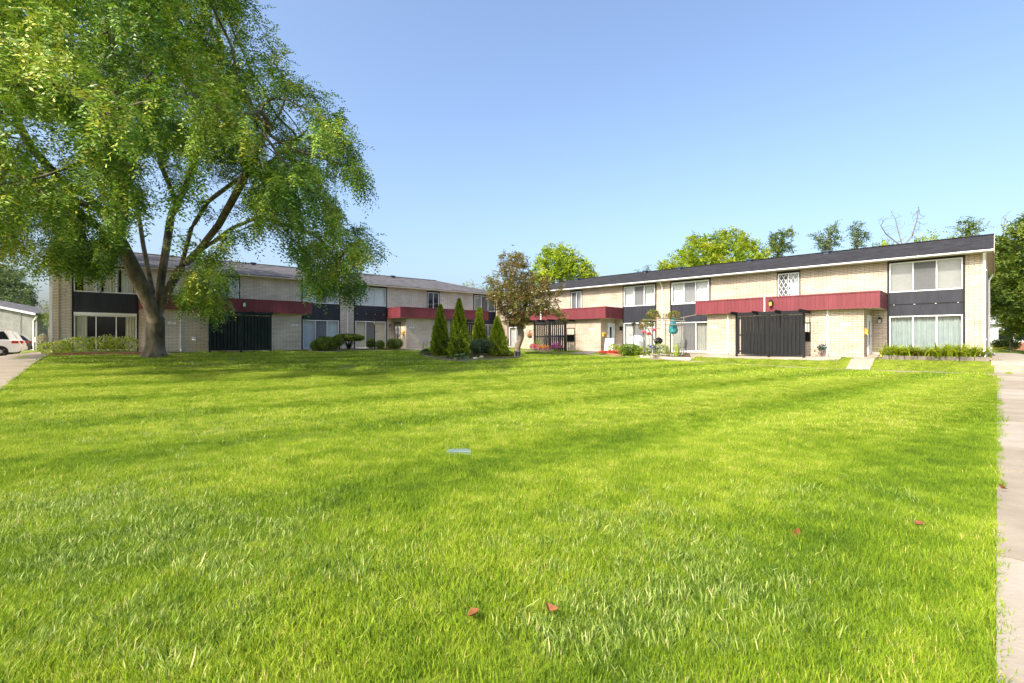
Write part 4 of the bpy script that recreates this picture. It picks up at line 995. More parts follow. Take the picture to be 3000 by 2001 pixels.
far_tree('broadleaf_tree', 'broad airy yellow-green tree over the middle of the right roof', 60, [(1915, 790), (1950, 745), (1985, 740), (2010, 690), (2060, 685), (2085, 668), (2120, 680), (2160, 672), (2185, 662), (2195, 690), (2170, 720), (2230, 715), (2255, 735), (2250, 790), (2100, 830), (1920, 830)], 2090, YG, 620, 4, .28, 14, 7, group=GB, rmax=.22)
far_tree('broadleaf_tree', 'darker gappy tree right of the yellow-green one over the right roof', 66, [(2240, 700), (2265, 672), (2300, 668), (2325, 668), (2335, 690), (2310, 715), (2340, 722), (2330, 740), (2290, 745), (2290, 800), (2250, 800), (2255, 740)], 2270, MG, 300, 2.6, .28, 9, 6, group=GB, rmax=.2)
far_tree('broadleaf_tree', 'grey-green upright tree with forked pale stems left of its twin over the roof', 58, [(2378, 695), (2395, 675), (2420, 672), (2440, 648), (2455, 645), (2475, 665), (2475, 700), (2450, 730), (2440, 780), (2405, 780), (2390, 725)], 2428, DG, 330, 2.2, .24, 9, 6, group=GB, rmax=.2, bark='bark_p')
far_tree('broadleaf_tree', 'grey-green bushy treetop next to the bare dead tree over the roof', 60, [(2482, 665), (2498, 648), (2515, 652), (2535, 670), (2560, 680), (2545, 705), (2525, 725), (2515, 790), (2495, 790), (2488, 720)], 2505, DG, 300, 2.2, .24, 9, 6, group=GB, rmax=.2)
far_tree('broadleaf_tree', 'low bright yellow-green crown below the bare dead tree', 52, [(2545, 715), (2570, 702), (2600, 700), (2625, 708), (2625, 800), (2540, 800)], 2580, YG, 200, 2.2, .24, 9, 6, group=GB, rmax=.18)
far_tree('broadleaf_tree', 'low yellow-green crown just right of the bare dead tree', 48, [(2670, 705), (2690, 688), (2740, 680), (2760, 690), (2795, 680), (2795, 790), (2670, 790)], 2735, YG, 240, 2.2, .22, 9, 6, group=GB, rmax=.18)
far_tree('broadleaf_tree', 'dark green rounded treetop above the near end of the right roof', 50, [(2793, 655), (2815, 638), (2850, 648), (2875, 642), (2885, 665), (2888, 682), (2868, 690), (2850, 780), (2825, 780), (2800, 688)], 2838, MG, 300, 2.2, .24, 9, 6, group=GB, rmax=.2)
# bare dead tree
Ad = crown_points([(2555, 645), (2590, 625), (2610, 615), (2650, 610), (2690, 598), (2725, 612), (2735, 660), (2700, 700), (2640, 730), (2600, 720), (2565, 690)], 56, 420, 3.0)
bd = at(2645, 1000, 56); bd[2] = float(terrain(bd[0], bd[1]))
chd = [([bd, at(2645, 860, 56), at(2645, 725, 56)], None, None), (px_chain([(2635, 690, .3), (2622, 640, .5), (2610, 618, .6)], 56), 0, 2), (px_chain([(2672, 690, -.3), (2685, 650, -.4), (2692, 605, -.5)], 56), 0, 2), (px_chain([(2595, 685, .2), (2580, 660, .2)], 56), 0, 2)]
Nd, pd_ = colonize(Ad, chd, .4, 3., .7, 60)
tree('bare_tree', 'bare leafless dead tree with pale twigs above the right roof', 'tree', bd, Nd, pd_, 'bark_p', .014, 2.2, .11, None, dict(n=0), group=None)
Ad = crown_points([(2915, 640), (2930, 620), (2965, 605), (2968, 625), (2945, 680), (2935, 690)], 62, 90, 1.6); bd = at(2938, 1000, 62); bd[2] = float(terrain(bd[0], bd[1]))
Nd, pd_ = colonize(Ad, [([bd, at(2940, 850, 62), at(2940, 690, 62)], None, None)], .35, 3, .6, 40)
tree('bare_tree', 'thin bare dead branches poking above the big right-hand tree', 'tree', bd, Nd, pd_, 'bark_p', .012, 2.2, .06, None, dict(n=0))
far_tree('broadleaf_tree', 'big dark green tree filling the right edge beyond the gable end', 38, [(2905, 705), (2935, 672), (2985, 640), (3040, 600), (3160, 640), (3220, 800), (3180, 940), (3080, 985), (2960, 965), (2905, 925), (2880, 820), (2890, 740)], 3060, MG, 2200, 4.5, .24, 15, 8, rmax=.35)
far_tree('broadleaf_tree', 'darker tree mass behind the big right-edge tree', 47, [(2895, 760), (2940, 720), (3060, 700), (3180, 760), (3200, 940), (3060, 985), (2940, 950), (2895, 930)], 3050, DG, 1300, 4, .28, 12, 7, rmax=.3)
far_tree('broadleaf_tree', 'small olive green tree before the pale house at right', 41, [(2920, 905), (2960, 880), (3010, 900), (3020, 960), (2985, 995), (2935, 985)], 2962, MG, 260, 1.6, .18, 9, 6, rmax=.1)
far_tree('broadleaf_tree', 'tiny dark treetop peeping over the right roof at left', 62, [(1855, 795), (1868, 783), (1882, 790), (1895, 778), (1908, 780), (1912, 800), (1880, 830), (1855, 830)], 1885, DG, 110, 1.4, .22, 9, 6, group=GB, rmax=.12)
far_tree('conifer_tree', 'slender pale treetops behind the hip of the left roof', 75, [(1355, 815), (1365, 822), (1380, 840), (1388, 820), (1400, 845), (1420, 825), (1432, 850), (1445, 850), (1445, 880), (1355, 880)], 1405, FG, 200, 1.6, .22, 9, 6, rmax=.15)
far_tree('conifer_tree', 'large dark blue-green spruce behind the grey house at far left', 72, [(-40, 700), (40, 760), (70, 800), (100, 830), (115, 870), (112, 905), (60, 930), (-60, 930), (-120, 800)], 10, DG, 700, 4.5, .3, 10, 6, rmax=.3)
far_tree('young_tree', 'small pale olive tree between the grey house and the left terrace', 46, [(108, 905), (130, 880), (150, 885), (175, 900), (175, 955), (140, 962), (112, 940)], 145, FG, 220, 1.6, .17, 9, 6, rmax=.1)
# ---------------------------------------------------------------- island bed: cone cedars, dark shrub, hostas
CED = leaf_mat('cedar_spray', [(.045, .095, .008), (.130, .215, .012), (.270, .360, .018), (.42, .44, .05)], .3, .6)
SHR = leaf_mat('dark_shrub_leaf', [(.020, .050, .018), (.050, .100, .032), (.100, .165, .060), (.22, .3, .16)], .2, .45)
HOS = leaf_mat('hosta_leaf', [(.040, .100, .040), (.085, .165, .060), (.16, .24, .09), (.34, .38, .16)], .3, .4)
YEW = leaf_mat('yew_leaf', [(.025, .060, .008), (.070, .125, .010), (.160, .220, .014), (.26, .28, .03)], .2, .6)
BOX = leaf_mat('boxwood_leaf', [(.032, .075, .008), (.080, .150, .013), (.160, .240, .020), (.28, .33, .04)], .25, .5)
def bed_z(px, py): return ground_at(px, py)
def cedar(label, px, py, H, Rb, n, seed, tips=1, tilt=0.):
    b = ground_at(px, py); t = thing('cone_cedar', label, 'shrub', b, 0, 'cone-shaped cedars in the island bed')
    r = np.random.default_rng(seed); z = r.uniform(0, 1, n)**.85
    th = r.uniform(0, 2*np.pi, n)
    prof = np.where(z < .12, .78+.22*z/.12, 1)*(1-np.clip((z-.12)/.88, 0, 1)**1.25)**.86
    lump = 1+.09*np.sin(th*5+z*17+seed)+.08*np.sin(th*9-z*29)+.06*np.sin(th*3+z*41)
    rr = Rb*prof*lump*(1-.30*r.uniform(0, 1, n)**2.2)
    x = rr*np.cos(th)+tilt*z; y = rr*np.sin(th); zz = z*H
    if tips > 1:
        sp = z > .86; x = np.where(sp, x+np.where(r.uniform(0, 1, n) > .5, .07, -.06), x)
    P = np.stack([x, y, zz], 1)+b; out = np.stack([np.cos(th), np.sin(th), .35+0*th], 1)
    D = nrm(out*.55+np.array([0, 0, 1.])*.8+r.normal(0, .35, (n, 3))); N = nrm(np.cross(out, D)+r.normal(0, .5, (n, 3)))
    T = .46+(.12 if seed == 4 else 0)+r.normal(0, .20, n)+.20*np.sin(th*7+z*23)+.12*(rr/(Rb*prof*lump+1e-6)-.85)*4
    quad_mesh('foliage', leaf_quads(P, D, N, .12*r.uniform(.6, 1.3, n), .06*r.uniform(.7, 1.3, n)), T, CED, t, b)
    mb = MB(); mb.lathe([(Rb*.5, .02), (Rb*.70, H*.13), (Rb*.52, H*.45), (Rb*.26, H*.75), (.01, H*.93)], 10); mb.build('stem_or_core', 'bark_d', t, smooth=True)  # dark inner cone added to fill the cedar, no actual stem
    return t
BZ = ground_at(1345, 1050)
cedar('slender cedar with a thin spire, second from left and tallest', 1345, 1049, 3.22, .56, 9000, 1)
cedar('wide dark green cedar at the left end of the island bed', 1290, 1043, 2.98, .54, 9000, 2)
cedar('double-tipped cedar standing behind the dark round shrub', 1404, 1037, 3.0, .50, 8000, 3, tips=2)
cedar('shorter brighter cedar at the right end of the island bed', 1457, 1044, 2.36, .61, 8500, 4)
b = ground_at(1408, 1044)
bush('rounded_shrub', 'broad dark glossy shrub between the middle and right cedars', 'shrub', b, [(0, 0, .62, .66, .6, .42), (-.35, -.05, .55, .5, .5, .42), (.4, .05, .6, .5, .5, .42)], 5200, .075, SHR, core=.72, tint=(.42, .22), stems=8)
b = ground_at(1302, 1042); b[1] -= .5
bush('rounded_shrub', 'small grey-green shrub squeezed between the two left cedars', 'shrub', gz(b), [(.25, 0, .65, .36, .36, .45)], 1500, .075, HOS, core=.7, tint=(.3, .2))
def hosta(label, px, py, R_, n, m=None, t0=.5, hz=.32, grp='hostas edging the island bed', ln=.22):
    b = ground_at(px, py); t = thing('hosta', label, 'plant', b, 0, grp); r = np.random.default_rng(int(px+py))
    th = r.uniform(0, 2*np.pi, n); q = r.uniform(.15, 1, n); el = (1-q)*.9+.18
    P = np.stack([np.cos(th)*R_*q*.75, np.sin(th)*R_*q*.75, hz*(1-q*.55)*r.uniform(.6, 1.1, n)], 1)+b
    D = np.stack([np.cos(th), np.sin(th), el-.5], 1); N = np.stack([-np.cos(th)*.3, -np.sin(th)*.3, 1+0*th], 1)+r.normal(0, .25, (n, 3))
    quad_mesh('foliage', leaf_quads(P, D, N, ln*r.uniform(.7, 1.2, n), ln*.62*r.uniform(.8, 1.2, n)), t0+r.normal(0, .2, n), m or HOS, t, b); return t
hosta('wide clump of green hosta at the left tip of the island bed', 1252, 1038, .55, 260)
hosta('pale hosta clump in front of the spire cedar', 1349, 1056, .44, 180, t0=.72)
hosta('dark low hosta right of the short cedar', 1487, 1043, .34, 120, SHR, .6)
hosta('yellow-green hosta beside the grey concrete block', 1501, 1045, .28, 100, YG, .75, .26)
for lb, px, py, n, h in (('pale blue flower stalks rising behind the left hosta', 1243, 1027, 26, 1.05), ('single white flower stalk before the dark shrub', 1362, 1048, 6, .62)):
    b = ground_at(px, py); t = thing('flower_stalk', lb, 'flower', b); st = MB(); Qp = []
    for i in range(n):
        x, y = RNG.normal(0, .16 if n > 10 else .04, 2); hh = h*RNG.uniform(.65, 1); lx = RNG.normal(0, .15); st.tube([(x, y, 0), (x+lx*.5, y, hh*.6), (x+lx, y, hh)], [.006, .005, .003], 3, cap=False)
        for j in range(9): Qp.append((b[0]+x+lx*(.8+.03*j), b[1]+y, b[2]+hh*(.68+.04*j)))
    st.build('stem_or_core', 'bark_p', t); Qp = np.array(Qp)+RNG.normal(0, .03, (len(Qp), 3))
    quad_mesh('petals', leaf_quads(Qp, rand_dirs(len(Qp)), rand_dirs(len(Qp)), .06*np.ones(len(Qp)), .035*np.ones(len(Qp))), RNG.uniform(0, 1, len(Qp)), leaf_mat('pale_petal', [(.42, .45, .60), (.62, .66, .78)], .3), t, b)
# bed soil and timber edging
ring = [(1238, 1043), (1262, 1049), (1300, 1055), (1340, 1059), (1385, 1058), (1430, 1056), (1470, 1053), (1508, 1050), (1528, 1046), (1520, 1040), (1480, 1036), (1400, 1033), (1300, 1032), (1245, 1036)]
rp_ = [ground_at(*p) for p in ring]
V = [tuple(gz(p, .035)) for p in rp_]; c = np.mean([p for p in V], 0); V.append((c[0], c[1], float(terrain(c[0], c[1]))+.06))
me = bpy.data.meshes.new('mulch_bed'); me.from_pydata(V, [], [(i, (i+1) % len(rp_), len(rp_)) for i in range(len(rp_))]); me.update()
tag(link('mulch_bed', me, 'mulch'), 'dark bark mulch of the island planting bed', 'bed', kind='structure')
e = MB()
for i in range(8):
    p, q = gz(rp_[i], .03), gz(rp_[i+1], .03); e.bar(tuple(p), tuple(q+(p-q)*.02), .09, .11)
tag(e.build('bed_edging', 'timber'), 'low weathered timber edging round the island bed', 'edging')
p = ground_at(1516, 1046); t = thing('concrete_block', 'hollow grey concrete block at the foot of the hawthorn', 'block', p, R(20))
cb = MB(); w = .19
cb.box(-w, w, -.1, .1, 0, .04); cb.box(-w, w, -.1, .1, .30, .36); cb.box(-w, -w+.04, -.1, .1, .04, .30); cb.box(w-.04, w, -.1, .1, .04, .30); cb.box(-.02, .02, -.1, .1, .04, .30); cb.box(-w+.04, w-.04, .05, .08, .04, .3); cb.build('shell', 'cinder', t)
for i, (px, py) in enumerate(((1411, 1049), (1393, 1053))):
    p = ground_at(px, py); t = thing('bed_stone', ('tan squared stone lying in the mulch below the dark shrub', 'pale flat stone at the front edge of the mulch bed')[i], 'stone', p, R(30*i)); s = MB(); s.lathe([(.12, 0), (.14, .06), (.10, .12), (.02, .13)], 6); s.build('stone', 'stone', t)

# ---------------------------------------------------------------- shrubs by the left terrace
b = Lp(9.0, 3.3); b = gz(b)
bush('spreading_yew', 'dense tilted yew mound in front of the blue-blinded door', 'shrub', onL(957, 3.9), [(0, 0, .46, .86, .8, .50), (-.42, -.1, .36, .62, .6, .38), (.5, .1, .62, .6, .6, .32)], 9500, .08, YEW, core=.74, tint=(.45, .2))
b = onL(1022, 2.6)
t = bush('spreading_yew', 'flat-topped yew with bare brown stems underneath', 'shrub', b, [(0, 0, .86, 1.0, .8, .24), (-.55, 0, .82, .5, .5, .2), (.6, 0, .82, .5, .5, .2)], 6500, .08, YEW, core=.6, tint=(.45, .2))
st = MB()
for i in range(46):
    a = RNG.uniform(0, 2*math.pi); q = RNG.uniform(.4, 1); st.tube([(RNG.normal(0, .06), RNG.normal(0, .06), 0), (math.cos(a)*.35*q, math.sin(a)*.3*q, .38), (math.cos(a)*.95*q, math.sin(a)*.75*q, .8)], [.022, .014, .006], 4, cap=False)
st.build('bare_stems', 'bark_d', t)
GX = 'round clipped boxwoods along the left terrace'
bush('boxwood', 'small round boxwood just left of the lamp post', 'shrub', onL(1086, 1.9), [(0, 0, .40, .36, .36, .38)], 2600, .05, BOX, core=.8, group=GX)
bush('boxwood', 'small round boxwood just right of the lamp post', 'shrub', onL(1113, 2.9), [(0, 0, .36, .34, .34, .35)], 2600, .05, BOX, core=.8, group=GX)
bush('boxwood', 'larger squarish clipped boxwood beside the barred door', 'shrub', onL(1156, 3.3), [(0, 0, .44, .60, .5, .42), (-.25, 0, .46, .4, .45, .38), (.25, 0, .46, .4, .45, .38)], 5200, .05, BOX, core=.82, group=GX)
bush('leafy_plant', 'low yellow-green plant between the boxwoods', 'plant', onL(1133, 2.2), [(0, 0, .14, .34, .3, .16)], 300, .09, YG, tint=(.7, .2))
sheet('mulch_bed', fL, lin(8.3, 13.8, 10), lin(1.2, 3.9, 5), 'soil', 'bare soil bed along the foot of the left terrace', 'bed', .02)
FLW = leaf_mat('aster_leaf', [(.10, .17, .014), (.25, .34, .022), (.44, .50, .05), (.55, .55, .14)], .35, .55)
PET = leaf_mat('lilac_petal', [(.46, .36, .56), (.62, .55, .70), (.75, .66, .72)], .35, .6)
def flower_clump(label, c, lobes, n, nf, leafm, petm, ln=.09, pl=.05, grp=None, name='flowering_plant', top=True):
    t = bush(name, label, 'plant', c, lobes, n, ln, leafm, group=grp, up=.8, shell=.3, tint=(.5, .2))
    L = np.array(lobes); k = RNG.integers(0, len(L), nf); d = rand_dirs(nf); d[:, 2] = np.abs(d[:, 2])*(1 if top else .6)
    P = L[k, :3]+d*L[k, 3:6]*RNG.uniform(.85, 1.15, (nf, 1))+np.array(c); Q = []
    for j in range(3): Q.append(leaf_quads(P, rand_dirs(nf), np.array([-.4, -.6, .8])+RNG.normal(0, .3, (nf, 3)), pl*np.ones(nf), pl*.8*np.ones(nf)))
    quad_mesh('petals', np.concatenate(Q), np.tile(RNG.uniform(0, 1, nf), 3), petm, t, c); return t
G_A = 'flowering clumps below the left bay window'
for i, (px, py, w, h, lab) in enumerate(((160, 1040, .75, .42, 'low yellow-green flowering clump at the drive end of the left bed'), (225, 1035, .8, .58, 'feathery lilac-flowered clump second from the drive under the left bay'),
                                         (300, 1036, .85, .62, 'tall lilac-topped clump in the middle of the left bay bed'), (360, 1034, .7, .60, 'feathery lilac-flowered clump nearest the big trunk'))):
    b = onL(px, 3.2); flower_clump(lab, b, [(0, 0, h*.8, w, .55, h*.75), (-.3, .1, h*.7, .45, .4, h*.7), (.35, 0, h*.8, .45, .4, h*.85)], 4200, 70, FLW, PET, grp=G_A)
o = MB()
a, b_ = Lp(-6.0, 3.9), Lp(-2.4, 3.9)
pts = [gz(Lp(-6.2+.55*i, 4.0), .05) for i in range(9)]
for i in range(8): o.bar(tuple(pts[i]), tuple(pts[i+1]), .12, .14)
tag(o.build('bed_edging', 'redbrick'), 'low brick edging under the flowering bed at left', 'edging')
b = gz(Lp(-6.75, .5)); flower_clump('cream hydrangea heads beside the white corner downspout', b, [(0, 0, .55, .2, .2, .5)], 220, 90, FLW, leaf_mat('cream_petal', [(.62, .55, .38), (.78, .72, .55)], .3), pl=.10)
# toy figure by the trunk, hose reel flower
p = onL(428, 3.6); t = thing('garden_figure', 'small red and blue garden ornament beside the big trunk', 'ornament', p)
g = MB(); g.lathe([(.10, 0), (.13, .05), (.10, .16)], 10); g.build('base', 'white', t); g = MB(); g.lathe([(.09, .16), (.11, .24), (.06, .32)], 10); g.build('middle', 'skyblue', t); g = MB(); g.lathe([(.07, .32), (.09, .38), (.03, .48)], 10); g.build('cap', 'orange', t)

# ---------------------------------------------------------------- lamp posts
def lamp_post(label, b, h, hat, arm):
    t = thing('lamp_post', label, 'lamp post', b, 0, 'post lanterns')
    p = MB(); p.tube([(0, 0, -.1), (0, 0, .5), (0, 0, h-.32)], [.055, .04, .034], 10); p.lathe([(.07, 0), (.06, .08), (.05, .12)], 10); p.build('post', 'black', t)
    a = MB(); a.bar((0, 0, h*.62), (arm, 0, h*.62), .022); a.build('ladder_arm', 'black', t)
    l = MB(); l.lathe([(.05, h-.32), (.11, h-.14), (.115, h-.02)], 6); G = l.build('lantern', 'lamp_glass', t)
    f = MB()
    for i in range(6):
        q = 2*math.pi*i/6; f.bar((.052*math.cos(q), .052*math.sin(q), h-.33), (.122*math.cos(q), .122*math.sin(q), h-.02), .016)
    f.build('cage', 'black', G)
    c = MB(); c.lathe([(hat, h-.03), (hat*.7, h+.015), (.09, h+.06), (.07, h+.10), (.02, h+.13), (.012, h+.19)], 14); c.build('cap', 'black', t, smooth=False); return t
lamp_post('slim black lamp post with small lantern between boxwoods', onL(1098, 3.0), 2.15, .13, .28)
lamp_post('black lamp post with wide hat shade behind the green shrub', onR(1857, 3.2), 1.98, .36, -.3)

# ---------------------------------------------------------------- beds and patio of the right terrace
GRN = leaf_mat('fresh_leaf', [(.045, .110, .010), (.110, .210, .015), (.210, .320, .022), (.33, .38, .06)], .3, .5)
bush('leafy_shrub', 'bright green leafy shrub at the foot of the hatted lamp post', 'shrub', onR(1845, 3.9), [(0, 0, .36, .62, .5, .40), (-.3, 0, .30, .45, .4, .34), (.3, .0, .34, .45, .4, .36)], 3400, .085, GRN, core=.6)
bush('leafy_shrub', 'loose paler plant left of the green shrub by the white door', 'shrub', onR(1797, 3.4), [(0, 0, .28, .36, .3, .30), (.3, 0, .22, .3, .3, .24)], 1100, .09, FLW, tint=(.4, .2))
REDP = leaf_mat('red_petal', [(.42, .04, .02), (.62, .06, .03)], .3); PINK = leaf_mat('pink_petal', [(.55, .05, .12), (.75, .16, .26)], .3); MAG = leaf_mat('magenta_petal', [(.40, .02, .22), (.62, .08, .38)], .3); ORG = leaf_mat('orange_leaf', [(.45, .20, .03), (.62, .30, .06), (.40, .12, .03)], .3); WHT = leaf_mat('white_petal', [(.7, .7, .66), (.82, .8, .78)], .3)
SIL = leaf_mat('silver_leaf', [(.22, .28, .24), (.38, .44, .40)], .2)
flower_clump('row of low red bedding flowers before the pale plant', onR(1790, 3.9), [(-.5, 0, .1, .35, .2, .12), (0, 0, .1, .35, .2, .12), (.5, .1, .1, .35, .2, .12)], 500, 420, GRN, REDP, .06, .07)
o = MB(); pp = [gz(onR(x, y), .06) for x, y in ((1762, 3.9), (1790, 4.3), (1828, 4.3))]
for i in range(2): o.bar(tuple(pp[i]), tuple(pp[i+1]), .12, .16)
tag(o.build('bed_edging', 'redbrick'), 'low red brick edging before the red flowers', 'edging')
# trellis bed
bedp = [(1876, 4.4), (1925, 4.4), (1975, 4.4), (2025, 4.2), (2020, 3.2), (1960, 3.1), (1884, 3.1)]
bp_ = [onR(*p) for p in bedp]
me = bpy.data.meshes.new('flower_bed'); me.from_pydata([tuple(gz(p, .12)) for p in bp_], [], [tuple(range(len(bp_)))]); me.update()
tag(link('flower_bed', me, 'soil'), 'soil of the raised flower bed below the rose trellis', 'bed', kind='structure')
o = MB()
for i in range(3):
    p, q = gz(bp_[i], .06), gz(bp_[i+1], .06); m = 6
    for j in range(m): a_ = p+(q-p)*j/m; c_ = p+(q-p)*(j+.95)/m; o.bar(tuple(a_), tuple(c_), .13, .20)
tag(o.build('bed_edging', 'stone'), 'pale block edging of the raised bed under the trellis', 'edging')
tb = (bp_[0]+bp_[3])/2; ax = unit((bp_[3]-bp_[0])[:2])
# trellis anchored by rays on a vertical plane through the bed
def on_bed(px, py, back=0.):
    A = bp_[0][:2]+np.array([dL[0], dL[1]])*back; d = np.array([(px-CX)/F, 1.]); k, s = np.linalg.solve(np.array([d, -ax]).T, A)
    return np.array([d[0]*k, k, CAMZ-(py-CY)/F*k])
T0 = on_bed(1950, 1032, .4); T0 = gz(T0)
t = thing('rose_trellis', 'rough timber rose trellis with crossbars and leaning struts', 'trellis', T0)
w = MB(); q = lambda x, y, b=.4: tuple(on_bed(x, y, b)-T0)
for (x, y0, y1, b) in ((1885, 962, 1030, .3), (1950, 937, 1031, .3), (1912, 935, 1028, .9), (1997, 938, 1033, .3), (2003, 930, 1030, 1.2)): w.bar(q(x, y1+3, b), q(x, y0, b), .05)
w.build('post', 'timber', t); w = MB()
for a_, b_, bk in (((1888, 937), (2008, 940), .3), ((1905, 933), (1990, 934), .9), ((1920, 951), (2000, 951), .35), ((1898, 962), (1934, 963), .3), ((1980, 934), (2040, 922), 1.0)): w.bar(q(*a_, bk), q(*b_, bk), .045)
w.build('crossbar', 'timber', t)
w = MB(); w.bar(q(1899, 963), q(1918, 1000), .045); w.bar(q(1922, 963), q(1921, 1000), .04); w.build('strut', 'timber', t)
ROSE = leaf_mat('rose_leaf', [(.050, .090, .010), (.120, .165, .014), (.230, .230, .030), (.36, .2, .05)], .3, .5)
def rose(label, px, py, rx, rz, n, nf, bk=.4, petm=None, stem_to=None):
    c = on_bed(px, py, bk)-np.array([0, 0, rz]); t = flower_clump(label, c, [(0, 0, rz, rx, rx*.8, rz), (-rx*.5, 0, rz*.7, rx*.6, rx*.5, rz*.65), (rx*.5, .05, rz*1.2, rx*.6, rx*.5, rz*.65)], n*2, max(4, nf//2), ROSE, petm or PINK, .10, .06, 'climbing roses on the trellis', 'climbing_rose', top=False)
    return t
def rose_stem(t, px, py, x2, y2, bk=.4):
    c = np.array(t.location); m = MB(); a_, b_ = on_bed(px, py, bk)-c, on_bed(x2, y2, bk)-c; m.tube([tuple(a_), tuple((a_+b_)/2+np.array([.04, 0, 0])), tuple(b_)], [.02, .016, .01], 4); m.build('stem_or_core', 'bark_p', t)
t1 = rose('climbing rose with pink blooms on the left trellis post', 1886, 952, .30, .34, 620, 26); rose_stem(t1, 1886, 1030, 1886, 960)
t2 = rose('climbing rose bush arching over the trellis top left', 1912, 922, .38, .30, 700, 16, .6); rose_stem(t2, 1908, 1028, 1910, 925, .6)
t3 = rose('thin pale rose sprays along the top crossbar', 1945, 928, .45, .14, 260, 14, .8)
t4 = rose('climbing rose mass on the top right of the trellis', 1974, 925, .36, .26, 620, 20, .8)
t5 = rose('yellowing rose growth in the middle left of the trellis', 1908, 945, .26, .30, 380, 8, .5)
def bloom(label, px, py, r, petm, bk=.2):
    c = on_bed(px, py, bk)-np.array([0, 0, r]); t = flower_clump(label, c, [(0, 0, r, r, r, r)], 60, 34, GRN, petm, .06, .08, 'red bloom clusters on the trellis', 'rose_bloom', top=False); rose_stem(t, px, 1030, px, py, bk)
bloom('large crimson rose cluster low on the left trellis post', 1887, 974, .13, PINK); bloom('crimson rose cluster in the trellis centre', 1915, 968, .12, PINK); bloom('small red rose cluster below the trellis crossbar', 1901, 979, .10, REDP)
for lab, px, py, n, m_, h in (('broad-leaved vegetable plants in the raised bed', 1905, 1022, 240, GRN, .5), ('tall leafy sprays before the black grill', 1932, 1010, 160, GRN, .7), ('yellow-green leafy plants in the left of the raised bed', 1878, 1022, 160, FLW, .4)):
    b = gz(onR(px, 3.8), .1); bush('bed_plant', lab, 'plant', b, [(0, .2, h*.55, .42, .3, h*.5), (.4, .25, h*.45, .3, .25, h*.4)], n*4, .13, m_, shell=.2, group='leafy plants in the raised bed')
flower_clump('carpet of low white and rust bedding flowers in the raised bed', gz(onR(1945, 4.2), .14), [(-.9, -.1, .05, .5, .2, .1), (-.3, -.1, .05, .5, .2, .1), (.3, -.1, .05, .5, .2, .1), (.9, -.1, .05, .5, .2, .1)], 3600, 150, ROSE, WHT, .07, .05)
def blades(name, label, b, n, h, w, m_, spread=.1, bend=.2):
    t = thing(name, label, 'plant', b); Q = []; T = []
    for i in range(n):
        a = RNG.uniform(0, 2*math.pi); p = np.array(b)+np.array([RNG.normal(0, spread), RNG.normal(0, spread*.6), 0]); hh = h*RNG.uniform(.7, 1.1); d = np.array([math.cos(a), math.sin(a), 0]); s = np.array([-d[1], d[0], 0])*w/2; bb = bend*RNG.uniform(.3, 1.3)
        prev = p; pw = s; tt = RNG.normal(.5, .18)
        for k in range(1, 5):
            f = k/4; c = p+d*hh*bb*f*f*1.6+np.array([0, 0, hh*(f-.55*bb*f*f*f)]); ww = s*(1-f**2.2)+s*.03
            Q.append(np.stack([prev-pw, prev+pw, c+ww, c-ww])); T.append(tt); prev, pw = c, ww
    quad_mesh('leaf_blades', np.array(Q), np.array(T), m_, t, b); return t
blades('iris_plant', 'upright sword-leaved iris fan in the raised bed', gz(onR(1982, 3.9), .1), 16, .95, .055, FLW, .10, .12)
blades('iris_plant', 'smaller sword-leaved plant before the black grill', gz(onR(1950, 3.8), .1), 10, .8, .05, GRN, .10, .12)
blades('dry_stalks', 'grey dry stalks at the right end of the raised bed', gz(onR(1993, 3.7), .1), 26, 1.5, .02, SIL, .12, .12)
# closed patio umbrella
b = gz(Rp(14.6, 2.7), .03); t = thing('patio_umbrella', 'closed teal patterned patio umbrella beside the trellis', 'umbrella', b)
p = MB(); p.tube([(0, 0, 0), (0, 0, 2.5)], .022, 8); p.build('pole', 'white', t)
u = MB(); pr = [(.02, 2.55), (.07, 2.42), (.12, 2.15), (.16, 1.95), (.21, 1.70), (.24, 1.45), (.22, 1.34), (.17, 1.31)]; n = 18; vs = []; fs_ = []
for r_, z in pr:
    for k in range(n): a = 2*math.pi*k/n; rr = r_*(1+.28*math.cos(a*6)*min(1, (2.52-z)*1.4)); vs.append((rr*math.cos(a), rr*math.sin(a), z+.05*math.cos(a*6)*(z < 1.5)))
for i in range(len(pr)-1):
    for k in range(n): fs_.append((i*n+k, i*n+(k+1) % n, (i+1)*n+(k+1) % n, (i+1)*n+k))
u.add(vs, fs_); u.build('folded_canopy', 'ltblue', t, smooth=True)
s = MB(); s.tube([(0, 0, 1.80), (0, 0, 1.85)], .20, 12); s.build('tie_strap', 'tealpaint', t)
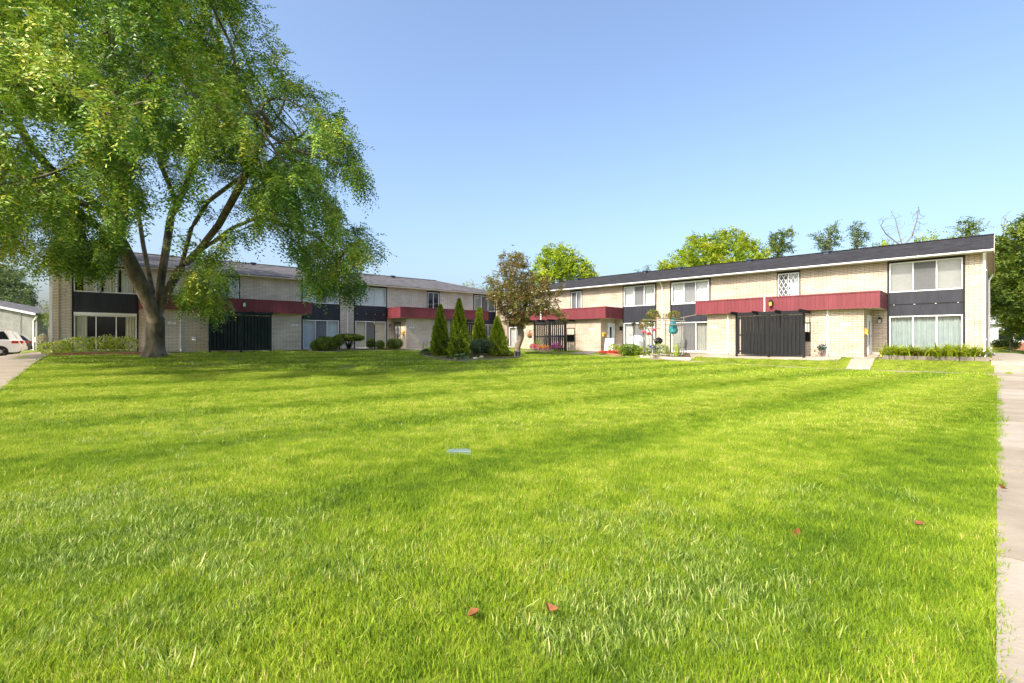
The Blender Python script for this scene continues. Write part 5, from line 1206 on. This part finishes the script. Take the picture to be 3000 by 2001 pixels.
# kettle grill, chair, side boards
b = gz(Rp(15.9, 2.2), .03); t = thing('kettle_grill', 'black kettle grill behind the rose trellis', 'grill', b)
g = MB(); g.lathe([(.05, .55), (.22, .62), (.28, .76), (.285, .80)], 16); g.build('bowl', 'black', t, smooth=True); g = MB(); g.lathe([(.285, .805), (.27, .90), (.17, 1.0), (.03, 1.04)], 16); G_ = g.build('lid', 'black', t, smooth=True)
h = MB(); h.tube([(-.06, 0, 1.03), (-.05, 0, 1.10), (.05, 0, 1.10), (.06, 0, 1.03)], .012, 6); h.build('handle', 'timber', G_)
for a in (0, 2.1, 4.2): MB().bar((.14*math.cos(a), .14*math.sin(a), .62), (.28*math.cos(a), .28*math.sin(a), 0), .025).build('leg', 'steel', t)
def patio_chair(label, b, rz, m_='black'):
    t = thing('patio_chair', label, 'chair', b, rz, 'black patio chairs'); s = MB(); s.box(-.24, .24, -.24, .22, .40, .435); s.build('seat', m_, t)
    k = MB(); k.tube([(-.25, .22, .43), (-.27, .26, .70), (-.2, .29, .88), (0, .30, .93), (.2, .29, .88), (.27, .26, .70), (.25, .22, .43)], .016, 6)
    for i in range(5): x = -.16+.08*i; k.bar((x, .23, .44), (x, .295, .91-abs(x)*.3), .022, .012)
    k.build('backrest', m_, t)
    for x in (-.22, .22):
        for y in (-.21, .2): MB().bar((x, y, .41), (x*1.1, y*1.15, 0), .03).build('leg', m_, t)
        a = MB(); a.tube([(x*1.12, -.2, .42), (x*1.16, -.22, .64), (x*1.16, .1, .66), (x*1.12, .25, .66)], .014, 6); a.build('armrest', m_, t)
    return t
patio_chair('black patio chair before the grey-curtained sliding door', gz(Rp(14.05, 2.75), .03), azR+R(150))
patio_chair('dark chair back showing behind the dense yew mound', gz(Lp(8.2, 1.1), .05), azL+R(180), 'trim')
b = gz(Rp(17.9, 1.6), .03); t = thing('covered_grill', 'rounded white fabric cover over patio furniture before white door', 'cover', b)
g = MB(); g.lathe([(.62, 0), (.60, .5), (.52, .9), (.34, 1.12), (.05, 1.2)], 14); g.build('fabric_cover', 'white', t, smooth=True); g = MB(); g.tube([(0, 0, .10), (0, 0, .13)], .625, 14); g.build('hem', 'blind_g', t)
b = gz(Rp(19.6, 2.6), .03); t = thing('lawn_board', 'white and black painted board leaning behind the green shrub', 'board', b, azR+R(180))
g = MB(); g.add([(-.36, 0, 0), (.36, 0, 0), (.36, .18, .95), (-.36, .18, .95), (-.36, .03, 0), (.36, .03, 0), (.36, .21, .95), (-.36, .21, .95)], [(0, 1, 2, 3), (4, 7, 6, 5), (0, 3, 7, 4), (1, 5, 6, 2), (3, 2, 6, 7), (0, 4, 5, 1)]); g.build('panel', 'whiteframe', t)
g = MB()
for x0, z0, x1, z1 in ((-.2, .5, .1, .75), (-.1, .3, .2, .5), (.0, .7, .25, .85)): g.bar((x0, .18*z0/.95-.012, z0), (x1, .18*z1/.95-.012, z1), .06, .01)
g.build('brush_marks', 'ink', t)
b = gz(on_bed(1911, 1020, .6), .1); t = thing('garden_sign', 'blue plastic sign on a white stake in the raised bed', 'sign', b)
g = MB(); g.box(-.16, .16, -.02, .02, .42, .58); g.build('panel', 'blue', t); g = MB(); g.box(-.02, .02, -.015, .015, 0, .42); g.build('stake', 'white', t); g = MB(); g.lathe([(.05, 0), (.05, .008), (.03, .012)], 10); q_ = g.build('emblem', 'white', t); q_.location = (0, -.021, .5); q_.rotation_euler = (R(90), 0, 0)
t = thing('picket_edging', 'low row of white pickets before the grill', 'edging', gz(on_bed(1935, 1030, 1.0), .05)); g = MB()
for i in range(9): g.bar((-.5+.125*i, .0, 0), (-.5+.125*i, 0, .55), .025)
g.bar((-.55, 0, .45), (.55, 0, .45), .02); g.build('pickets', 'blind_g', t)
# day lilies at the near end bed
DLY = leaf_mat('daylily_leaf', [(.08, .16, .014), (.21, .31, .018), (.42, .47, .025), (.55, .48, .12)], .4, .45)
xs = [(.45, 2.5, 1.0), (.95, 2.5, 1.0), (1.4, 2.6, 1.0), (1.85, 2.2, .8), (2.3, 2.0, .75), (2.75, 2.2, .85), (3.2, 2.3, .95)]
labs = ['day lily clump at the downspout corner of the near bed', 'broad arching day lily clump second from the downspout corner', 'bright arching day lily clump right of the near sliding door centre', 'thin yellowing day lilies in the middle of the near bed', 'sparse rusty day lilies left of the near bed middle', 'day lily clump by the left pane of the near door', 'day lily clump beside the entry walk at the near bay']
for (s, o_, k), lb in zip(xs, labs):
    b = gz(Rp(s, o_), .08); t = blades('day_lily', lb, b, int(110*k), .95*k, .066, DLY, .30, 1.05); t['group'] = 'day lilies below the near bay window'
t = thing('flower_stalk', 'thin seed stalks among the near day lilies', 'flower', gz(Rp(2.1, 1.7))); g = MB()
for i in range(12): x, y = RNG.normal(0, .35), RNG.normal(0, .2); g.tube([(x, y, 0), (x+.03, y, .6), (x+RNG.normal(0, .08), y, RNG.uniform(.85, 1.15))], [.005, .004, .003], 3)
g.build('stem_or_core', 'bark_p', t)
sheet('flower_bed', fR, lin(-.1, 3.72, 8), lin(.1, 2.9, 5), 'soil', 'soil of the day lily bed under the near bay', 'bed', .05)
o = MB()
for i in range(8):
    p, q_ = gz(Rp(-.15+.49*i, 2.95), .05), gz(Rp(-.15+.49*(i+.96), 2.95), .05); o.bar(tuple(p), tuple(q_), .12, .2)
tag(o.build('bed_edging', 'timber'), 'grey weathered edging of the day lily bed', 'edging')
b = gz(Rp(-.25, 2.6), .03); t = thing('splash_block', 'pale concrete splash block at the gable corner', 'block', b, azR); g = MB(); g.box(-.2, .2, -.3, .3, 0, .09); g.build('block', 'slab', t)
# dark metal plant ornament on the wall by the charcoal fence
b = gz(Rp(6.35, 2.35)); t = thing('plant_stand', 'dark teal metal flower ornament with curled wire by the white downspout', 'ornament', b, azR)
g = MB(); g.tube([(0, 0, 0), (0, 0, .35)], .02, 6)
for a in np.linspace(0, 2*math.pi, 7)[:-1]:
    g.tube([(.0, 0, .3), (.2*math.cos(a), .06*math.sin(a), .2+.18*math.sin(a)), (.3*math.cos(a), .08*math.sin(a), .32+.2*math.sin(a)), (.24*math.cos(a), .06, .38+.2*math.sin(a))], .008, 4)
g.tube([(.1, 0, .4), (.2, 0, .75), (.28, 0, .85), (.24, 0, .92)], .01, 4); g.build('curled_wire', 'rust', t)
c = np.array(b)+np.array([0, 0, .52]); nq = 90
quad_mesh('metal_petals', leaf_quads(c+RNG.normal(0, .09, (nq, 3)), rand_dirs(nq), rand_dirs(nq), .13*np.ones(nq), .07*np.ones(nq)), RNG.uniform(0, 1, nq), leaf_mat('teal_petal', [(.004, .035, .035), (.012, .10, .09)], .05), t, b)
# flower pots before the weathered fence
pots = [(1565, 1019, PINK, GRN, .34, .4, 'pink flowers left of the orange mound by the weathered fence', 120), (1592, 1019, ORG, ORG, .48, .36, 'rounded mound of orange and brown leaves before the weathered fence', 45), (1630, 1021, MAG, GRN, .42, .55, 'dark magenta flowers at the right of the weathered fence', 110)]
for px, py, pm, lm, r_, h, lb, nf in pots:
    b = onR(px, 4.0); flower_clump(lb, b, [(0, 0, h*.7, r_, r_*.8, h*.55), (r_*.4, 0, h*.5, r_*.6, r_*.6, h*.45), (-r_*.4, 0, h*.5, r_*.6, r_*.6, h*.45)], 700, nf, lm, pm, .08, .08, 'flower clumps before the weathered fence')
blades('iris_plant', 'tall light green sword leaves among the pink flowers', onR(1575, 3.7), 18, 1.15, .06, GRN, .16, .15)
flower_clump('silvery low border plants with pink dots before the weathered fence', onR(1598, 4.4), [(-.9, 0, .1, .5, .25, .14), (-.2, 0, .1, .5, .25, .14), (.5, .05, .1, .5, .25, .14)], 1100, 70, SIL, MAG, .06, .06)
b = Rp(26.6, 3.25, 1.28); t = thing('hanging_basket', 'straw hanging basket with dry plant on the fence post', 'basket', b, azR)
g = MB(); g.lathe([(.03, -.22), (.14, -.18), (.21, -.04), (.22, 0)], 12); g.build('basket', 'bark_t', t); g = MB()
for a in (0, 2.1, 4.2): g.bar((.2*math.cos(a), .2*math.sin(a), 0), (0, 0, .42), .012)
g.bar((0, 0, .42), (-.5, 0, .45), .02); g.build('chain', 'black', t)
c = np.array(b)+np.array([0, 0, .08]); nq = 160; quad_mesh('dry_foliage', leaf_quads(c+RNG.normal(0, .1, (nq, 3)), rand_dirs(nq), rand_dirs(nq), .1*np.ones(nq), .05*np.ones(nq)), RNG.uniform(0, .8, nq), ORG, t, b)

# ---------------------------------------------------------------- lawn details
t = thing('valve_box', 'turquoise utility box lid sunk in the lawn', 'utility lid', gz(UC), R(2)); g = MB(); g.box(-.15, .15, -.13, .13, -.05, .018); g.build('lid', 'turq', t); g = MB(); g.box(-.14, .14, -.105, -.091, -.05, .02); g.box(-.14, .14, .091, .105, -.05, .02); g.build('rim', 'soil', t)
me = None
lv = [(1388, 1842), (1612, 1826), (2335, 1588), (2935, 1452), (2690, 1560)]
cl_ = ['curled', 'folded', 'flat', 'split', 'twisted', 'small', 'broken', 'broad', 'tiny']
for (px, py), c in zip(lv, cl_):
    p = gz(ground_at(px, py), .055); t = MB(); L_ = .026*RNG.uniform(.7, 1.3)
    t.add([(-L_, 0, .0), (-.2*L_, .035, .018), (.6*L_, .03, .012), (L_, 0, .02), (.5*L_, -.03, .03), (-.2*L_, -.03, .02), (0, 0, -.006)], [(0, 6, 1), (1, 6, 2), (2, 6, 3), (3, 6, 4), (4, 6, 5), (5, 6, 0)])
    o = t.build('fallen_leaf', 'darkleaf'); o.location = tuple(p); o.rotation_euler = (RNG.normal(0, .4), RNG.normal(0, .4), RNG.uniform(0, 6)); tag(o, 'rust-brown fallen leaf, %s, lying on the lawn' % c, 'leaf', 'fallen leaves on the lawn')
# bird in flight
b = at(1503, 719, 45); t = thing('bird', 'tiny dark bird flying in the blue sky', 'bird', b, R(40)); g = MB()
g.tube([(-.13, 0, 0), (-.06, 0, .01), (.05, 0, .01), (.13, 0, -.01)], [.01, .035, .03, .008], 6); g.add([(-.05, 0, .02), (.06, 0, .02), (.0, .28, .16), (-.06, .22, .12)], [(0, 1, 2, 3)]); g.add([(-.05, 0, .02), (.06, 0, .02), (.02, -.26, -.02), (-.06, -.2, .0)], [(0, 1, 2, 3)]); g.build('body', 'ink', t)
# ---------------------------------------------------------------- far houses and parked cars
def far_house(name, label, corner, ax_, L_, D_, H, rise, mw, mr, gable=True):
    """corner = near left corner, ax_ = direction of the visible wall"""
    az = math.atan2(ax_[1], ax_[0]); t = thing(name, label, 'house', corner, az)
    w = MB(); w.box(0, L_, 0, D_, -.5, H)
    if gable: w.add([(0, 0, H), (L_, 0, H), (L_/2, 0, H+rise), (0, D_, H), (L_, D_, H), (L_/2, D_, H+rise)], [(0, 1, 2), (4, 3, 5)])
    w.build('wall', mw, t)
    r = MB(); o = .35
    if gable:
        for sx in (0, 1):
            a = -o if sx == 0 else L_+o; z = H-rise/(L_/2)*o
            r.add([(a, -o, z), (L_/2, -o, H+rise), (L_/2, D_+o, H+rise), (a, D_+o, z), (a, -o, z+.16), (L_/2, -o, H+rise+.16), (L_/2, D_+o, H+rise+.16), (a, D_+o, z+.16)], [(0, 1, 2, 3), (4, 7, 6, 5), (0, 4, 5, 1), (2, 6, 7, 3), (0, 3, 7, 4)])
    else:
        z = H-.05; r.add([(-o, -o, z), (L_+o, -o, z), (L_+o, D_+o, z), (-o, D_+o, z), (D_/2, D_/2, H+rise), (L_-D_/2, D_/2, H+rise)], [(0, 1, 5, 4), (1, 2, 5), (2, 3, 4, 5), (3, 0, 4), (3, 2, 1, 0)])
    R_ = r.build('roof', mr, t); return t
c = at(-60, 1000, 50); c[2] = .30; e_ = at(109, 1000, 47); axv = unit((e_-c)[:2]); LL = float(np.linalg.norm((e_-c)[:2]))
t = thing('brick_house', 'grey brick house gable with white downspout at far left', 'house', c, math.atan2(axv[1], axv[0]))
w = MB(); w.box(-6, LL, 0, 3, -.6, 3.55); w.add([(-6, 0, 3.55), (LL, 0, 3.55), (-6, 0, 5.6), (-6, 3, 3.55), (LL, 3, 3.55), (-6, 3, 5.6)], [(0, 1, 2), (4, 3, 5)]); w.build('wall', 'brick_far', t)
r = MB(); r.add([(LL+.5, -.35, 3.5), (-6, -.35, 5.75), (-6, 3.2, 5.75), (LL+.5, 3.2, 3.5), (LL+.5, -.35, 3.68), (-6, -.35, 5.93), (-6, 3.2, 5.93), (LL+.5, 3.2, 3.68)], [(0, 1, 2, 3), (4, 7, 6, 5), (0, 4, 5, 1), (2, 6, 7, 3), (0, 3, 7, 4)]); r.build('roof', 'roof_l', t)
r = MB(); r.bar((LL+.5, -.38, 3.6), (-6, -.38, 5.85), .05, .2); r.build('rake_board', 'blind_g', t)
d = MB(); d.box(LL-.5, LL-.4, -.09, -.02, 0, 3.0); d.bar((LL-.45, -.05, 3.0), (LL+.4, -.2, 3.45), .09, .07); d.build('downspout', 'white', t)
m_ = MB(); m_.box(LL-2.7, LL-2.1, -.2, -.01, .95, 1.5); m_.tube([(LL-2.4, -.06, 1.5), (LL-2.4, -.06, 4.1)], .03, 6); m_.build('meter_box', 'steel', t)
m_ = MB(); m_.box(LL-.2, LL-.02, -.12, -.01, 1.0, 1.45); m_.build('meter_box', 'blind_c', t)
MB().box(-6, LL+.01, -.04, -.005, -.3, .12).build('footing', 'slab', t)
c = at(104, 1000, 62); c[2] = .2; t = far_house('brick_house', 'low brown house behind the small pale tree at left', c, (1, .12), 9, 8, 2.7, 1.4, 'bark_p', 'roof_r', False)
for i in (0, 1): MB().box(.9+2.2*i, 2.1+2.2*i, -.06, -.01, .5, 2.0).build('window', 'glass_dark', t)
MB().box(0, 9, -.08, -.012, -.2, .3).build('footing', 'white', t)
for px in (119, 140): bush('boxwood', ('round clipped shrub before the low brown house, left one', 'round clipped shrub before the low brown house, right one')[px > 130], 'shrub', gz(at(px, 1000, 58)), [(0, 0, .35, .42, .42, .38)], 700, .1, BOX, core=.8, group='shrubs before the low brown house')
c = at(2908, 1000, 58); c[2] = .55; t = far_house('house', 'pale single-storey house behind the trees at right', c, (1, -.1), 16, 9, 2.9, 1.6, 'whiteframe', 'blind_g', False)
for i in (0, 1): g = MB(); g.box(.5+1.9*i, 1.9+1.9*i, -.05, -.005, .9, 2.2); W_ = g.build('window', 'whiteframe', t); MB().box(.58+1.9*i, 1.82+1.9*i, -.07, -.051, .98, 2.12).build('pane', 'glass_dark', W_)
MB().box(-.01, 16, -.06, -.006, -.2, .7).build('brick_base', 'redbrick', t)
MB().box(4.4, 7.2, -.07, -.008, .0, 1.9).build('garage_door', 'void', t)
bush('rounded_shrub', 'low clipped dark hedge shrub before the pale house at right', 'shrub', gz(at(2937, 1000, 52)), [(0, 0, .5, 1.1, .8, .55), (.8, 0, .45, .8, .8, .5)], 2600, .13, BOX, core=.8)

def car(label, loc, rz, paint, suv=True, grp='cars parked on the left drive'):
    """length along local x, front at +x"""
    t = thing('parked_car', label, 'car', loc, rz, grp); Lc, Wc = (4.6, 1.85); h = 1.68 if suv else 1.45
    prof = [(-2.26, .42), (-2.30, .62), (-2.27, .85), (-2.20, 1.0), (-1.2, 1.02), (.85, 1.0), (1.9, .92), (2.22, .78), (2.28, .5), (2.2, .32), (-2.15, .30)]
    def lower(y0): return [(x, y, z) for x, z in prof for y in (y0,)]
    b = MB(); n = len(prof); vs = []
    for k, (yy, ins) in enumerate(((-Wc/2, .10), (-Wc/2+.10, 0), (Wc/2-.10, 0), (Wc/2, .10))):
        for x, z in prof: vs.append((x*(1-ins*.25), yy, z if ins == 0 else z*.97+.01))
    fs_ = [tuple(range(n))[::-1], tuple(3*n+i for i in range(n))]
    for k in range(3):
        for i in range(n): j = (i+1) % n; fs_.append((k*n+i, k*n+j, (k+1)*n+j, (k+1)*n+i))
    b.add(vs, fs_); B_ = b.build('body', paint, t)
    cab = [(-2.12, 1.0), (-1.85, h-.10), (-1.5, h), (.1, h), (.45, h-.05), (1.15, 1.0)]
    r = MB(); m = len(cab); vs = []
    for yy in (-.86, -.62, .62, .86):
        for x, z in cab: vs.append((x, yy if z < 1.1 or abs(yy) < .7 else math.copysign(.70, yy), z))
    fs_ = [tuple(range(m))[::-1], tuple(3*m+i for i in range(m))]
    for k in range(3):
        for i in range(m-1): fs_.append((k*m+i, k*m+i+1, (k+1)*m+i+1, (k+1)*m+i))
    r.add(vs, fs_); r.build('cabin', paint, t)
    g = MB()
    for sy in (-1, 1):
        g.add([(-1.75, sy*.862, 1.06), (-1.55, sy*.745, h-.16), (-.45, sy*.735, h-.12), (-.45, sy*.862, 1.06)], [(0, 1, 2, 3)]); g.add([(-.38, sy*.862, 1.06), (-.38, sy*.735, h-.12), (.3, sy*.745, h-.16), (.9, sy*.862, 1.06)], [(0, 1, 2, 3)])
    g.add([(-2.125, -.6, 1.08), (-1.90, -.52, h-.16), (-1.90, .52, h-.16), (-2.125, .6, 1.08)], [(0, 1, 2, 3)]); g.add([(1.12, -.7, 1.04), (.52, -.6, h-.1), (.52, .6, h-.1), (1.12, .7, 1.04)], [(0, 1, 2, 3)])
    g.build('side_glass', 'glass_dark', t)
    for sx in (-1.38, 1.42):
        for sy in (-1, 1):
            w = MB(); w.tube([(sx, sy*(Wc/2-.22), .34), (sx, sy*(Wc/2+.012), .34)], .345, 20); W_ = w.build('wheel', 'rubber', t)
            q = MB(); q.tube([(sx, sy*(Wc/2+.013), .34), (sx, sy*(Wc/2+.022), .34)], .10, 12)
            for i in range(5): a = 2*math.pi*i/5; q.bar((sx, sy*(Wc/2+.016), .34), (sx+.23*math.cos(a), sy*(Wc/2+.016), .34+.23*math.sin(a)), .07, .014)
            q.build('rim', 'rim', W_)
    for sy in (-1, 1):
        l = MB(); l.box(-2.30, -2.0, sy*.74-.13, sy*.74+.13, .80, .98); l.box(-2.14, -1.85, sy*.86-.075, sy*.86+.075, .82, .97); l.build('tail_light', 'red_lens', t)
        l = MB(); l.box(1.95, 2.24, sy*.66-.2, sy*.66+.2, .70, .84); l.build('headlight', 'lamp_glass', t)
    bm_ = MB(); bm_.box(-2.34, -2.0, -.86, .86, .38, .60); bm_.build('bumper', paint if suv else 'black', t)
    return t
def park(label, px, Z, paint, suv=True):
    p = at(px, 1000, Z)[:2]-2.3*dL; car(label, (p[0], p[1], float(terrain(p[0], p[1]))+.03), azL+R(9), paint, suv)
park('white car with red tail light at the left edge, on the concrete drive', 60, 30.0, 'car_w')
park('silver-white car beyond the nearest white car', 74, 33.6, 'car_s')
park('dark navy car farthest along the left drive', 90, 37.0, 'car_b', False)
ys = sheet('parking_line', lambda t_, w: np.array([-16.5-1.9*t_, 25+1.1*t_])+np.array([.04, .1])*w, lin(0, 3, 6), [-.5, .5], 'yellow', 'yellow painted parking line on the left drive', 'line marking', .03, .02)
